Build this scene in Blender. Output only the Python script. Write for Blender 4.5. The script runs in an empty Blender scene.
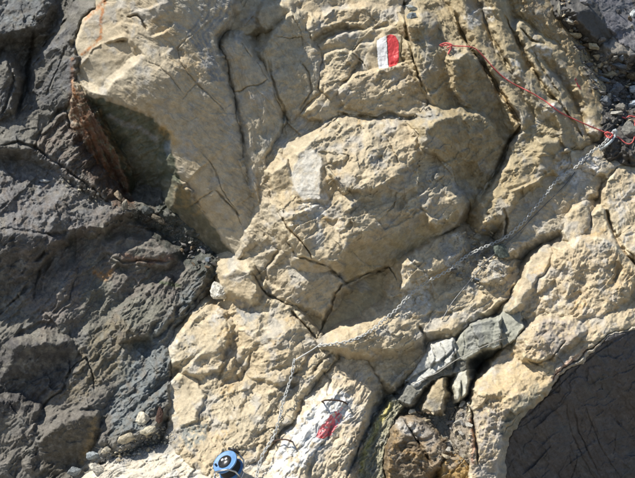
import bpy, bmesh, math, random
import numpy as np
from mathutils import Vector, Matrix, noise as mnoise

# ------------------------------------------------------------------ camera, light, exposure
scene = bpy.context.scene
COL = scene.collection
CAMD = 9.0                                   # metres from lens to the reference plane of the rock face
CAM = Vector((0.0, -CAMD, 2.39))
cam_d = bpy.data.cameras.new('camera'); cam = bpy.data.objects.new('camera', cam_d); COL.objects.link(cam)
cam.location = CAM; cam.rotation_euler = (math.radians(90), 0, 0)
cam_d.sensor_width = 36.0; cam_d.lens = 36.0 * CAMD / 6.35; cam_d.clip_end = 500
scene.camera = cam

SUN = Vector((-0.54, -0.23, 0.80)).normalized()      # direction towards the sun (upper left, grazing the face)
elev = math.asin(SUN.z); azim = math.atan2(SUN.x, SUN.y)
world = bpy.data.worlds.new('World'); scene.world = world; world.use_nodes = True
wn = world.node_tree.nodes; wl = world.node_tree.links
sky = wn.new('ShaderNodeTexSky'); sky.sky_type = 'NISHITA'; sky.sun_disc = False
sky.sun_elevation = elev; sky.sun_rotation = azim
sky.altitude = 1500
bg = wn['Background']; wl.new(sky.outputs[0], bg.inputs[0]); bg.inputs[1].default_value = 0.10
sun_d = bpy.data.lights.new('sun', 'SUN'); sun = bpy.data.objects.new('sun', sun_d); COL.objects.link(sun)
sun_d.energy = 5.0; sun_d.angle = math.radians(0.6); sun_d.color = (1.0, 0.94, 0.83)
sun.rotation_euler = SUN.to_track_quat('Z', 'Y').to_euler(); sun.location = (-4, -4, 8)
scene.view_settings.view_transform = 'Standard'; scene.view_settings.look = 'None'
scene.view_settings.exposure = 0.40; scene.view_settings.gamma = 1.0

# ------------------------------------------------------------------ numpy noise
rng = np.random.RandomState(7)
TAB = rng.permutation(65536).astype(np.int64)
def hsh(ix, iy, seed):
    return TAB[(ix * 7919 + iy * 104729 + seed * 1299709 + TAB[(ix * 31 + seed * 17) & 65535]) & 65535]
def rnd(ix, iy, seed): return hsh(ix, iy, seed) / 65535.0
def gnoise(x, y, seed=0):
    x0 = np.floor(x); y0 = np.floor(y); fx = x - x0; fy = y - y0
    ix = x0.astype(np.int64); iy = y0.astype(np.int64)
    ux = fx*fx*fx*(fx*(fx*6-15)+10); uy = fy*fy*fy*(fy*(fy*6-15)+10)
    def g(i, j):
        a = rnd(ix+i, iy+j, seed) * 6.2831853
        return np.cos(a)*(fx-i) + np.sin(a)*(fy-j)
    a = g(0,0); b = g(1,0); c = g(0,1); d = g(1,1)
    return ((a + (b-a)*ux) + ((c + (d-c)*ux) - (a + (b-a)*ux))*uy) * 1.5
def fbm(x, y, seed=0, oct=4, gain=0.5):
    t = 0; a = 1.0
    for o in range(oct):
        t = t + a*gnoise(x, y, seed+o*13); x = x*2.03+5.1; y = y*2.03+1.7; a *= gain
    return t
def facets(x, y, seed=0, k=1.3, w=0.9):
    """continuous chipped surface: upper envelope of randomly tilted planes, one for each cell"""
    ix = np.floor(x).astype(np.int64); iy = np.floor(y).astype(np.int64)
    best = np.full(x.shape, -1e9)
    for i in (-1, 0, 1):
        for j in (-1, 0, 1):
            cx = ix+i + rnd(ix+i, iy+j, seed); cy = iy+j + rnd(ix+i, iy+j, seed+1)
            gx = (rnd(ix+i, iy+j, seed+2)-.5)*k; gy = (rnd(ix+i, iy+j, seed+3)-.5)*k
            of = rnd(ix+i, iy+j, seed+4)*0.5
            dx = x-cx; dy = y-cy
            best = np.maximum(best, of + gx*dx + gy*dy - w*(dx*dx+dy*dy))
    return best
def ridged(x, y, seed=0, oct=3):
    t = 0; a = 1.0
    for o in range(oct):
        t = t + a*(1-2*np.abs(gnoise(x, y, seed+o*7))); x = x*2.1; y = y*2.1; a *= .5
    return t

# ------------------------------------------------------------------ the rock face grid (1 unit = 1 cm)
STEP = 0.66
def axis(lo, hi, ext):
    mid = list(np.arange(lo, hi, STEP)); out = []; s = STEP; x = lo
    while x > lo-ext: s = min(s*1.09, 9); x -= s; out.append(x)
    right = []; s = STEP; x = mid[-1]
    while x < hi+ext: s = min(s*1.09, 9); x += s; right.append(x)
    return np.array(out[::-1] + mid + right)
AU = axis(-10, 645, 230); AV = axis(-8, 486, 210)
U, V = np.meshgrid(AU, AV)
NY, NX = U.shape
WU = U + 3.0*fbm(U/26, V/26, 1, 3) + 1.1*gnoise(U/6, V/6, 4) + .5*gnoise(U/2.6, V/2.6, 41)
WV = V + 3.0*fbm(U/26, V/26, 2, 3) + 1.1*gnoise(U/6, V/6, 5) + .5*gnoise(U/2.6, V/2.6, 42)
FU = U + 1.0*fbm(U/14, V/14, 6, 3) + .35*gnoise(U/3, V/3, 43)
FV = V + 1.0*fbm(U/14, V/14, 7, 3) + .35*gnoise(U/3, V/3, 44)

GU = np.arange(0, 661, 60.); GV = np.arange(0, 481, 60.)
BG = np.array([
 [-80,-70, 14, 26, 18, -5,-10,-15,-20,-40,-95,-125],
 [-60,-60, 22, 31, 24, 10,  0,  0, -5,-20,-75,-105],
 [-40,-50, 10, 35, 28, 15, 10, 12, 12,  0,-40,-70],
 [-20,-40,-42, 22, 32, 32, 32, 26, 18,  5,  0,-20],
 [  0,-10,-34,-34, 32, 42, 50, 34, 20, 15, 22, 12],
 [  8, 10, -8,-15, 25, 38, 36, 38, 40, 45, 62, 50],
 [ 14, 22, 12, 18, 45, 48, 48, 45, 60, 80, 90, 65],
 [ 20, 34, 30, 48, 66, 76, 72, 68, 85, 92, 65, 45],
 [ 24, 50, 58, 84, 96,106, 95, 85, 92, 74, 52, 45]], float)
def bspline(t, n):
    t = np.clip(t, 0, n-1.0001); i = np.floor(t).astype(int); f = t-i
    w = [(1-f)**3/6, (3*f**3-6*f**2+4)/6, (-3*f**3+3*f**2+3*f+1)/6, f**3/6]
    return [(np.clip(i-1+k, 0, n-1), w[k]) for k in range(4)]
def base_at(ua, va):
    B = 0
    for iy, wy in bspline(va/60, 9):
        for ix, wx in bspline(ua/60, 12):
            B = B + BG[iy, ix]*wx*wy
    return B
BASE = 20 + 1.25*(base_at(U, V) - 20)
BASE = BASE + np.clip(V-480, 0, 300)*0.5 - np.clip(-V, 0, 300)*0.25

def rot(x, y, deg): c, s = math.cos(math.radians(deg)), math.sin(math.radians(deg)); return x*c+y*s, -x*s+y*c
QU = U + 2.0*fbm(U/30, V/30, 8, 2) + .5*gnoise(U/7, V/7, 9); QV = V + 2.0*fbm(U/30, V/30, 18, 2) + .5*gnoise(U/7, V/7, 19)
_a = rot(QU, QV, -42); _b = rot(QU, QV, -50); _c = rot(QU, QV, -15)
F1 = facets(QU/38, QV/38, 11, 1.7, .6) - facets(_a[0]/44, _a[1]/26, 12, 2.0, .55)
F2 = .6*facets(_a[0]/22, _a[1]/11, 21, 1.9, .6) - .75*facets(_c[0]/19, _c[1]/11, 23, 2.1, .55)
F3 = .6*facets(_b[0]/8.5, _b[1]/4.6, 31, 1.8, .6) - .7*facets(_c[0]/7, _c[1]/5, 33, 2.0, .6)
def beds(p, ang, wf, seed):
    """broken bedding: faces dip gently one way and end in a sharp little scarp on the other"""
    x, y = rot(U, V, ang); s = -y/p + .9*fbm(x/(p*2.6), y/(p*1.5), seed, 3, .5) + .10*gnoise(x/(p*.3), y/(p*.3), seed+9)
    k = np.floor(s); f = s-k; on = np.clip(.35+1.5*gnoise(x/(p*1.5)+k*7.3, k*3.1, seed+5), 0, 1)
    return (f**1.3 - .5)*on
SAW = 3.6*beds(27, -34, 1, 301) + 2.6*beds(15, -56, 1, 311) + 1.3*beds(7.5, -40, 1, 321) + 1.6*beds(12, -8, 1, 331)
PIT = 0
for _s, _p, _k, _d in ((401, 11, .30, 3.4), (411, 5.5, .34, 1.8), (421, 22, .34, 5.0)):
    _x, _y = rot(WU, WV, -38); _n = gnoise(_x/(_p*1.5), _y/_p, _s) + .45*gnoise(_x/(_p*.6), _y/(_p*.45), _s+3)
    PIT = PIT - .7*_d*np.clip((_n-_k)/.22, 0, 1)*np.clip(.45+1.4*gnoise(U/60, V/60, _s+7), 0, 1)
FB = fbm(U/44, V/44, 51, 4, .42); FR = ridged(WU/18, WV/18, 61, 4)
FF = fbm(U/4.5, V/4.5, 71, 3, .6)
FS = fbm(WU/11, WV/11, 75, 4, .6)

def sl(u0, u1, v0, v1):
    a = max(np.searchsorted(AU, u0)-1, 0); b = min(np.searchsorted(AU, u1)+1, NX)
    c = max(np.searchsorted(AV, v0)-1, 0); d = min(np.searchsorted(AV, v1)+1, NY)
    return slice(c, d), slice(a, b)
def seg_d(px, py, a, b):
    dx, dy = b[0]-a[0], b[1]-a[1]; L = dx*dx+dy*dy+1e-9
    t = np.clip(((px-a[0])*dx+(py-a[1])*dy)/L, 0, 1)
    ex = px-(a[0]+t*dx); ey = py-(a[1]+t*dy)
    return np.sqrt(ex*ex+ey*ey), t, (dx*(py-a[1])-dy*(px-a[0]))/math.sqrt(L)
def sdf(px, py, poly):
    d = np.full(px.shape, 1e9); ins = np.zeros(px.shape, bool); n = len(poly)
    for i in range(n):
        a, b = poly[i], poly[(i+1) % n]
        dd, _, _ = seg_d(px, py, a, b); d = np.minimum(d, dd)
        if a[1] != b[1]:
            c = ((a[1] > py) != (b[1] > py)) & (px < (b[0]-a[0])*(py-a[1])/(b[1]-a[1])+a[0])
            ins ^= c
    return np.where(ins, d, -d)
def pline(px, py, pts):
    """distance, signed side and arc position along an open polyline"""
    L = [math.dist(pts[i], pts[i+1]) for i in range(len(pts)-1)]; T = sum(L)
    best = np.full(px.shape, 1e9); side = np.zeros(px.shape); arc = np.zeros(px.shape); acc = 0
    for i in range(len(pts)-1):
        d, t, s = seg_d(px, py, pts[i], pts[i+1]); m = d < best
        best = np.where(m, d, best); side = np.where(m, np.sign(s), side); arc = np.where(m, (acc+t*L[i])/T, arc)
        acc += L[i]
    return best, side, arc

# ---- shared relief (ledges, cracks) added on top of every rock body
REL = np.zeros_like(U)
def ledge(pts, a=3.0, L=14.0, s=1.0):
    """the side below a left-to-right line stands proud of the side above it"""
    us = [p[0] for p in pts]; vs = [p[1] for p in pts]; m = L*5
    S = sl(min(us)-m, max(us)+m, min(vs)-m, max(vs)+m)
    d, sd, t = pline(FU[S], FV[S], pts)
    tap = np.clip(np.minimum(t, 1-t)*6, 0, 1)
    REL[S] += 1.35*a*np.tanh(sd*d/s)*np.exp(-d/L)*tap*(0.75+.5*gnoise(U[S]/9, V[S]/9, 90))
def crack(pts, w=1.5, dep=6.0):
    us = [p[0] for p in pts]; vs = [p[1] for p in pts]; m = w*6+6
    S = sl(min(us)-m, max(us)+m, min(vs)-m, max(vs)+m)
    d, sd, t = pline(FU[S], FV[S], pts)
    tap = np.clip(np.minimum(t, 1-t)*7, 0, 1)**.6
    ww = .62*w*(.55+.9*np.clip(.5+gnoise(U[S]/12, V[S]/12, 91), 0, 1))*(.3+.7*tap)
    REL[S] -= dep*tap*np.exp(-(d/ww)**2)
def bump(c, r, a, ang=0, asp=1.0, p=2):
    m = max(r, r*asp)*2.5; S = sl(c[0]-m, c[0]+m, c[1]-m, c[1]+m)
    ca, sa = math.cos(math.radians(ang)), math.sin(math.radians(ang))
    x = WU[S]-c[0]; y = WV[S]-c[1]; x, y = x*ca+y*sa, -x*sa+y*ca
    REL[S] += .8*a*np.exp(-((np.abs(x)/(r*asp))**p+(np.abs(y)/r)**p))

# ---- ledges, cracks and lumps of the photographed face
# broad bulges and valleys
for c, r, a, an, q in [((150,84),30,13,25,1.4),((205,190),24,9,55,1.6),((252,178),13,-11,78,3.4),((238,84),9,-6,72,3.6),((300,84),22,7,70,1.4),((275,128),12,-7,-50,2),
                       ((372,98),20,7,0,1.8),((360,160),30,9,-20,1.6),((466,182),14,-10,60,2),((300,235),12,6,30,1.8),((300,286),14,7,-30,1.6),((585,262),22,9,20,1.8),((545,340),16,6,-20,1.6),
                       ((208,345),22,10,-60,1.4),((246,372),9,-9,-62,3.2),((275,350),16,7,-50,1.6),((188,392),10,-7,-60,1.6),((292,396),9,-8,-55,2.6),((262,436),8,-7,-50,2.4),((330,400),12,8,-52,2.6),
                       ((430,262),18,7,-30,1.8),((372,330),14,6,-20,1.8),((520,390),16,7,-30,1.6),((486,425),14,6,-80,1.6),((560,120),14,6,60,2),((545,200),18,5,-30,2),
                       ((25,66),10,-10,-70,2.6),((60,190),20,7,20,2),((60,260),14,-8,-45,2.4),((120,330),24,8,-45,2),((150,380),16,8,-50,2),((64,360),14,-9,-30,1.8),((100,160),12,5,60,2)]:
    bump(c, r, a/.8, an, q)
# big tan boulder
ledge([(100,95),(103,93),(114,80),(125,69),(141,59)], 4.5, 12, 1.2)
ledge([(78,72),(82,62),(92,50),(104,41),(122,36),(128,30)], 3.5, 12, 1.2)
ledge([(70,66),(74,44),(84,22),(101,6)], 3, 8, 1)
ledge([(110,30),(122,22),(140,26)], 2, 8)
ledge([(132,12),(150,8),(166,2)], 2.2, 8); ledge([(150,38),(166,30),(176,22)], 2.5, 8); ledge([(160,56),(176,46)], 1.6, 6)
bump((96,74), 11, -5, -50, 1.4)
crack([(126,17),(137,15),(142,20),(147,30)], 2.0, 7)
crack([(196,33),(186,38),(178,49),(180,60),(188,73),(200,86),(216,102),(229,116)], 1.1, 2); bump((179,53), 4, -8, 60, 1.8)
crack([(178,114),(183,118),(190,122),(198,116)], .7, 1); crack([(146,60),(160,66),(176,84),(186,96)], .8, 1.5)
crack([(182,100),(196,84),(205,90)], .7, 1.6); crack([(200,150),(215,170),(222,190),(236,210),(244,232)], .9, 2.5)
crack([(234,6),(233,16),(226,26),(217,34),(219,50),(224,62),(230,84),(238,112),(243,136),(246,160),(249,180),(258,205)], 3.0, 3.5)
crack([(232,92),(240,92),(248,86),(258,86),(268,79)], 1.0, 3.5)
crack([(188,208),(205,196),(214,190)], 1, 3); crack([(215,190),(228,203),(240,216)], 1.2, 4)
ledge([(206,230),(222,228),(238,232)], 1.5, 9)
# column and peaked block
ledge([(261,52),(272,34),(283,20),(290,11)], 4, 9); ledge([(290,11),(300,18),(308,30)], 3, 8)
ledge([(222,40),(230,36),(240,38),(252,50)], 3, 6)
ledge([(256,12),(266,3),(282,2),(294,10)], 3, 8); ledge([(240,20),(250,19),(260,26)], 1.2, 7)
crack([(277,36),(290,38),(302,37)], .8, 3); crack([(291,12),(300,30),(304,50)], .8, 2)
crack([(300,60),(308,72),(312,90),(300,110)], 1.6, 4); crack([(268,60),(276,90),(284,112),(282,134)], 1.8, 5)
crack([(238,38),(256,62),(270,84)], 1.0, 2)
# steps round the red and white mark
ledge([(321,15),(334,8),(350,7),(372,6)], 4, 9); ledge([(318,26),(330,24),(345,21),(366,23)], 3, 8)
ledge([(317,44),(328,37),(342,33),(352,30),(376,29),(398,25)], 5, 11); ledge([(351,52),(360,44),(376,42)], 4, 9)
ledge([(321,66),(325,54),(334,50),(350,49)], 4, 8); ledge([(344,64),(352,50),(360,58)], 3, 8)
ledge([(306,22),(314,16),(322,22)], 3, 5)
ledge([(361,74),(376,69),(392,65),(413,60)], 4.5, 10); ledge([(336,92),(345,82),(358,74)], 4, 9)
crack([(404,-4),(405,20),(408,38),(412,56),(418,75),(427,94)], 2.3, 12)
crack([(352,51),(360,60),(367,69)], 1, 4)
crack([(336,112),(350,116),(372,118),(392,114),(404,118),(424,118),(440,116)], 3.0, 8)
for c, r, a, an, q in [((345,70),7,3,40,1.6),((332,84),7,3,70,1.6),((318,100),6,3,60,2),((306,108),6,2.5,-60,2),((350,96),9,3,10,1.5),((388,82),12,-3,30,1.4),
                       ((430,60),7,3,70,1.8),((443,66),6,-4,60,1.6),((470,62),8,3,60,2),((455,90),9,3,40,1.5),((430,84),7,2,60,2)]: bump(c, r, a, an, q)
# right hand ribs
crack([(455,10),(459,26),(466,42),(478,58),(490,74),(504,98),(515,114),(521,126),(514,134),(507,146),(501,164),(492,182),(480,199)], 3.0, 18)
crack([(481,2),(484,20),(493,40),(503,56),(514,74)], 2.4, 8); crack([(504,14),(512,32),(524,52),(536,74),(548,92)], 2.6, 9)
crack([(520,28),(530,40),(546,44)], 2, 8); crack([(548,92),(562,106),(574,124),(584,140)], 2.6, 10)
crack([(534,52),(542,70),(552,84),(562,96)], 1.8, 6)
ledge([(470,14),(480,8),(496,8)], 3, 8); ledge([(512,32),(520,30),(528,38)], 3, 7); ledge([(529,46),(540,42),(552,50)], 3, 8)
ledge([(508,58),(518,62),(526,74)], 3, 7); ledge([(542,106),(552,101),(560,108)], 5, 7)
ledge([(540,141),(548,139),(557,141)], 3, 6); ledge([(538,154),(546,153),(554,156)], 3, 5)
ledge([(566,66),(574,66),(582,78)], 3, 7); ledge([(566,92),(578,88),(590,100)], 3, 6)
# middle block
ledge([(270,176),(284,163),(300,146),(316,136)], 3, 7); crack([(268,176),(272,190),(278,206),(284,214)], 1, 2)
crack([(278,212),(290,230),(302,242),(309,252),(313,260)], 1.3, 7)
crack([(286,240),(297,256),(314,261),(330,267),(338,276),(346,284)], 1.8, 8)
crack([(316,340),(326,318),(333,304),(335,294),(341,285),(352,281),(366,275),(380,270),(389,267),(395,273),(397,282)], 1.7, 11)
crack([(290,310),(300,320),(309,330),(317,340)], 2.6, 12); crack([(252,272),(258,284),(266,294),(282,302),(294,306)], 1.5, 8)
ledge([(282,214),(298,212),(312,206),(322,204)], 4, 8); ledge([(372,188),(386,180),(398,174),(412,172)], 3.5, 9)
ledge([(395,214),(410,200),(424,192),(432,184)], 3.5, 8); ledge([(428,170),(446,163),(458,158)], 3.5, 8)
ledge([(360,124),(372,120),(396,124),(416,132)], 3, 8); ledge([(336,138),(352,124),(366,122)], 3, 8)
ledge([(300,140),(322,124),(334,118)], 3, 8); ledge([(425,128),(440,118),(462,112),(476,114)], 4, 8)
ledge([(412,96),(424,102),(446,110)], 2, 6)
crack([(388,140),(394,150),(398,162)], 1, 3)
for c, r, a, an, q in [((402,163),7,-6,-20,1.8),((444,192),8,-9,60,1.3),((430,200),7,4,-40,2.2),((455,205),5,4,60,2.6),((362,180),6,-4,70,1.8),((340,170),7,-4,60,1.6),
                       ((372,160),8,3,60,1.6),((345,150),7,3,-50,1.6),((330,185),6,3,70,1.8),((350,205),9,3,-20,2),((385,210),8,3,-30,2),((318,225),8,3,30,1.6),
                       ((372,138),10,3,-20,2),((410,140),7,-4,-30,1.8),((418,150),6,3,-30,2.2),((468,180),9,-7,60,1.7),((500,112),6,-4,70,1.5),((488,122),4,3,20,1.5)]: bump(c, r, a, an, q)
ledge([(400,214),(416,206),(440,222)], 2, 6); crack([(350,250),(364,262),(376,268)], .8, 1.5)
# lower wedge
ledge([(262,288),(268,268),(282,250)], 2.5, 8); ledge([(262,278),(272,285),(282,290)], 2, 7)
# lower left mass
ledge([(224,272),(236,266),(248,274)], 3, 6); ledge([(176,338),(188,322),(208,306)], 4, 8); ledge([(208,306),(222,314),(236,330)], 2, 8)
ledge([(166,372),(170,352),(178,336)], 4, 6); ledge([(210,350),(222,336),(240,326)], 2.5, 7)
crack([(228,322),(229,340),(224,360),(218,384)], 2.4, 4); crack([(252,350),(248,366),(240,382)], 2.4, 4)
ledge([(236,372),(250,354),(262,348),(276,342)], 3, 8); ledge([(212,400),(222,386),(238,382),(252,390)], 3.5, 8)
ledge([(250,410),(258,396),(276,388),(292,394)], 3, 8); ledge([(190,410),(204,400),(216,396)], 3, 7)
for i in range(46):
    uu = 178+rng.rand()*110; vv = 330+rng.rand()*120
    bump((uu, vv), 4+rng.rand()*6, (rng.rand()-.42)*6, -60+rng.rand()*45, 1.4+rng.rand())
for c, r, a, an, q in [((242,308),6,-7,25,2.0),((186,356),7,-5,60,1.5),((294,388),7,-9,30,1.5),((240,396),8,-4,60,1.5),((205,408),8,-4,-40,1.6),((316,418),5,-5,-70,1.6),((304,404),5,-4,-50,1.6)]: bump(c, r, a, an, q)
# white painted rib: folds run up to the right
for i in range(34):
    t = rng.rand(); uu = 265+80*t+rng.rand()*26-13; vv = 470-100*t+rng.rand()*30-15
    bump((uu, vv), 2.2+rng.rand()*2.6, (rng.rand()-.35)*4.6, -52+rng.rand()*24, 2.4+rng.rand()*2)
crack([(345,482),(354,458),(366,432),(380,410),(396,392),(414,378),(430,368)], 2.4, 10)
crack([(322,370),(330,380),(328,396)], 1.5, 4); crack([(312,372),(320,362),(334,352)], 2, 6)
# brown rubble blocks at the bottom
crack([(403,419),(413,434),(424,452),(433,466)], 1.6, 9); crack([(471,408),(474,428),(477,450),(478,466)], 2.2, 12)
crack([(452,345),(456,360),(452,372)], 1.4, 5); crack([(463,332),(466,345),(462,358)], 1.0, 2); crack([(432,346),(436,358),(430,372)], 1.2, 4); crack([(440,342),(446,354),(444,366)], .9, 3); crack([(412,382),(420,378),(430,380)], 1, 3); crack([(461,380),(462,396),(455,412),(448,428)], 2.4, 9)
crack([(418,326),(424,334),(426,344)], 2.6, 9); crack([(398,270),(402,282),(398,296)], 1.6, 5)
ledge([(418,318),(434,312),(452,312),(470,304)], -3, 7); ledge([(394,326),(412,336),(424,352)], 2, 7)
for i in range(70):
    uu = 372+rng.rand()*140; vv = 236+rng.rand()*105
    if vv > 250+ (uu-470)*1.2 and uu > 500: continue
    bump((uu, vv), 3+rng.rand()*5, (rng.rand()-.45)*6, -40+rng.rand()*50, 1.3+rng.rand())
ledge([(432,226),(450,222),(470,226)], 3, 7); ledge([(398,262),(416,250),(440,236)], 3, 7); ledge([(470,262),(484,256),(500,262)], 3, 6)
ledge([(460,330),(474,318),(490,308),(500,296)], 2.5, 7)
# big right boulder
ledge([(510,310),(520,284),(532,254),(548,242)], 3, 7); ledge([(560,246),(580,237),(600,236),(622,247)], 4, 9)
ledge([(508,318),(526,300),(548,288),(566,262)], -2.5, 7); ledge([(518,338),(532,325),(550,318),(572,320)], 5, 8)
crack([(527,360),(538,364),(550,359),(558,350),(566,340)], 1.5, 7); bump((615,275), 3.4, -14, -62, 2.4)
crack([(635,330),(614,340),(592,356),(572,372),(556,388),(534,408),(516,428)], 1.4, 3)
for c, r, a, an, q in [((546,292),7,3,80,2),((556,300),5,-4,80,2),((566,290),6,3,70,2.2),((586,288),7,-4,-50,2),((598,282),6,4,-70,2.4),((590,300),8,-3,-60,1.8),((560,334),11,-3,-40,1.5),
                       ((606,300),7,3,-50,2.2),((578,262),8,3,20,1.7),((600,258),7,-2,30,1.6),((540,372),9,3,-30,1.6),((510,382),11,3,-20,1.7),((490,396),8,3,-30,1.6),((520,398),6,-3,-30,2),((624,300),9,3,-60,2)]: bump(c, r, a, an, q)
ledge([(482,374),(500,362),(524,360)], 2, 8); ledge([(466,402),(480,392),(502,388),(512,398)], 4, 7); ledge([(500,402),(516,394),(530,390)], 2.5, 6)
# right blocks
ledge([(505,204),(511,191),(522,186),(538,180),(556,166)], 4, 6); ledge([(566,218),(573,206),(584,203)], 4, 6); ledge([(590,216),(600,207),(608,210)], 4, 6)
crack([(588,206),(592,218),(590,228)], 1.2, 5); crack([(606,210),(613,232),(625,253),(640,268)], 2.8, 16); crack([(504,208),(507,226),(505,240)], 2, 10)
ledge([(604,196),(608,178),(618,167)], 4, 6); ledge([(618,236),(630,226),(645,222)], 4, 6); ledge([(552,162),(558,152),(568,148),(580,154)], 4, 6)
crack([(556,186),(566,182),(572,176)], 2.4, 5); bump((583,191), 4.5, -6, -60, 1.8)
ledge([(590,150),(604,146),(622,154)], 3, 6); ledge([(592,168),(606,162),(620,164)], 2, 6)
# dark left wall
crack([(34,28),(32,44),(30,62),(26,84),(20,104),(16,120)], 3.4, 14); crack([(68,16),(60,28),(50,38),(42,48)], 2.2, 8)
crack([(44,52),(34,66),(27,82)], 1.4, 5); crack([(66,42),(62,60),(52,80),(46,98)], 1.2, 4); crack([(8,60),(14,80),(8,100),(0,116)], 2, 6)
ledge([(24,78),(34,60),(48,46),(62,30),(76,18)], 4, 9); ledge([(40,76),(52,60),(58,54)], 3, 7)
crack([(0,146),(18,142),(36,148),(52,160),(70,172),(92,188),(112,206)], 2.6, 9); ledge([(32,150),(40,134),(54,118),(70,108)], 4, 7)
ledge([(50,142),(58,130),(68,120)], 3, 6); ledge([(52,152),(64,140),(76,128)], 3, 6)
crack([(104,150),(116,176),(126,196),(136,208)], 2.5, 5); crack([(88,128),(98,160),(112,190)], 1.5, 3)
ledge([(-5,316),(18,296),(40,268),(56,248),(84,226)], -4, 10); ledge([(40,300),(44,276),(54,258)], 3, 6); crack([(34,262),(46,252),(50,256)], 2.5, 7)
ledge([(66,212),(84,208),(100,214)], 3, 8); ledge([(44,234),(54,214),(66,204)], 3, 8); ledge([(100,262),(120,252),(140,246),(168,252)], 3.5, 8)
crack([(106,252),(122,262),(146,260),(170,262)], 2, 6); ledge([(126,302),(142,292),(164,280)], 4, 7); ledge([(116,316),(126,302),(140,300)], 3, 7)
bump((127,272), 6, -7, 60, 1.5); bump((104,300), 10, -6, 10, 1.5); bump((60,288), 8, 4, -70, 2); bump((70,226), 9,-7,-40,1.3); bump((88,222), 6,-5,-50,1.6)
crack([(70,302),(72,284),(78,276)], 1.2, 4); crack([(34,300),(36,282),(40,268)], 1.6, 5); ledge([(10,340),(22,330),(40,322),(60,320)], -3, 8)
crack([(66,376),(78,362),(86,358),(92,370),(94,392)], 1.2, 5); crack([(70,360),(70,374),(64,388),(48,402),(38,412)], 2, 7)
ledge([(24,440),(34,424),(52,414),(72,408),(92,404)], 4, 8); ledge([(28,452),(38,436),(50,424),(66,418)], 3, 6)
ledge([(66,340),(74,338),(86,348)], 2, 5); ledge([(22,330),(30,316),(50,312)], 2, 8); bump((50,330), 9, 4, 0, 1.6)
for k in range(9):
    a = 120+k*7; ledge([(a,430-k*6),(a+16,408-k*6),(a+38,396-k*7)], 1.8+rng.rand(), 5)
for i in range(60):
    uu = rng.rand()*175; vv = 190+rng.rand()*130
    bump((uu, vv), 3+rng.rand()*6, (rng.rand()-.5)*8, -75+rng.rand()*50, 1.3+rng.rand()*1.3)
for i in range(34):
    uu = rng.rand()*80; vv = rng.rand()*190
    bump((uu, vv), 3+rng.rand()*5, (rng.rand()-.5)*8, -75+rng.rand()*60, 1.3+rng.rand()*1.5)
for k in range(10):
    a = 128+rng.rand()*40; b = 300+rng.rand()*60
    bump((a, b), 2.2+rng.rand()*2, 3, -62, 3.5)
# dark slab cracks
crack([(566,398),(567,416),(572,436),(582,456),(596,482)], .8, 2.2); crack([(573,404),(578,430),(588,452),(602,480)], 1, 3); crack([(584,404),(592,424),(600,446),(612,466),(624,482)], .8, 2.4)
crack([(616,430),(615,446),(612,456)], .8, 2); crack([(570,480),(576,466),(577,454)], .9, 3)

# ------------------------------------------------------------------ rock bodies
TAN=(.45,.388,.282); TAN2=(.42,.368,.278); PALE=(.56,.52,.44); OLIVE=(.37,.315,.21); GREY=(.185,.178,.158); DGREY=(.085,.085,.095); PURP=(.10,.088,.098)
GG=(.29,.295,.255); BROWN=(.22,.15,.085); GREYBLUE=(.15,.165,.17)
def B(poly, rel=0, gx=0, gy=0, r=5, rk=3, out=2.5, f=(5,2.5,.8), fb=4, st=(0,0,6), ff=.5):
    return dict(kind='b', poly=poly, rel=rel, gx=gx, gy=gy, r=r, rk=rk, out=out, f=f, fb=fb, st=st, ff=ff)
def RIB(pts, w, rel, hgt, p=2.0, f=(2,1.5,.8), fb=2, st=(0,0,6), ff=.5):
    return dict(kind='r', pts=pts, w=w, rel=rel, hgt=hgt, p=p, f=f, fb=fb, st=st, ff=ff)
SM = dict(f=(2.6,1.1,.3), fb=2.5, ff=.22)      # smooth, water worn
MD = dict(f=(7,3.2,.6), fb=2.5, ff=.32)
RG = dict(f=(10,5.5,1.5), fb=3, ff=.5)        # rough, broken

def eval_block(b, H):
    P = b.get('poly') or b['pts']
    us = [p[0] for p in P]; vs = [p[1] for p in P]; m = 26 if b['kind'] == 'b' else b['w']*2.2
    S = sl(min(us)-m, max(us)+m, min(vs)-m, max(vs)+m)
    if b['kind'] == 'b':
        d = sdf(WU[S], WV[S], P); cu = sum(us)/len(us); cv = sum(vs)/len(vs)
        t = 1-np.clip(d/b['r'], 0, 1)
        drop = b['rk']*(1-np.sqrt(np.clip(1-t*t*.97, 0, 1))) + (b['out']+1.4*math.hypot(b['gx'], b['gy']))*np.clip(-d, 0, None)
        h = BASE[S] + 1.8*b['rel'] + 1.4*b['gx']*(U[S]-cu) + 1.4*b['gy']*(V[S]-cv) - drop
    else:
        d, _, t = pline(WU[S], WV[S], P)
        h = BASE[S] + b['rel'] + b['hgt']*(1-(d/b['w'])**b['p']) - np.where((t <= 0) | (t >= 1), 0, 0)
    f = b['f']
    h = h + f[0]*F1[S] + f[1]*F2[S] + f[2]*F3[S] + min(f[1]/4.2, 1.25)*SAW[S] + b['fb']*FB[S] + b['ff']*(.7*FF[S] + 1.5*FS[S]) + min(b['ff']*1.5, 1.1)*PIT[S]*(b['ff'] > .3)
    a, ang, wd = b['st']
    if a:
        c, s = math.cos(math.radians(ang)), math.sin(math.radians(ang))
        x = WU[S]*c+WV[S]*s; y = -WU[S]*s+WV[S]*c
        h = h + a*(gnoise(x/(wd*5), y/wd, 101) + .5*ridged(x/(wd*3), y/(wd*.45), 111, 2) - .5)
    H[S] = np.maximum(H[S], h)

THINGS = []
def T(name, label, cat, col, blocks, struct=False, par=None, group=None):
    THINGS.append(dict(name=name, label=label, cat=cat, col=col, blocks=blocks, struct=struct, group=group))

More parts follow.
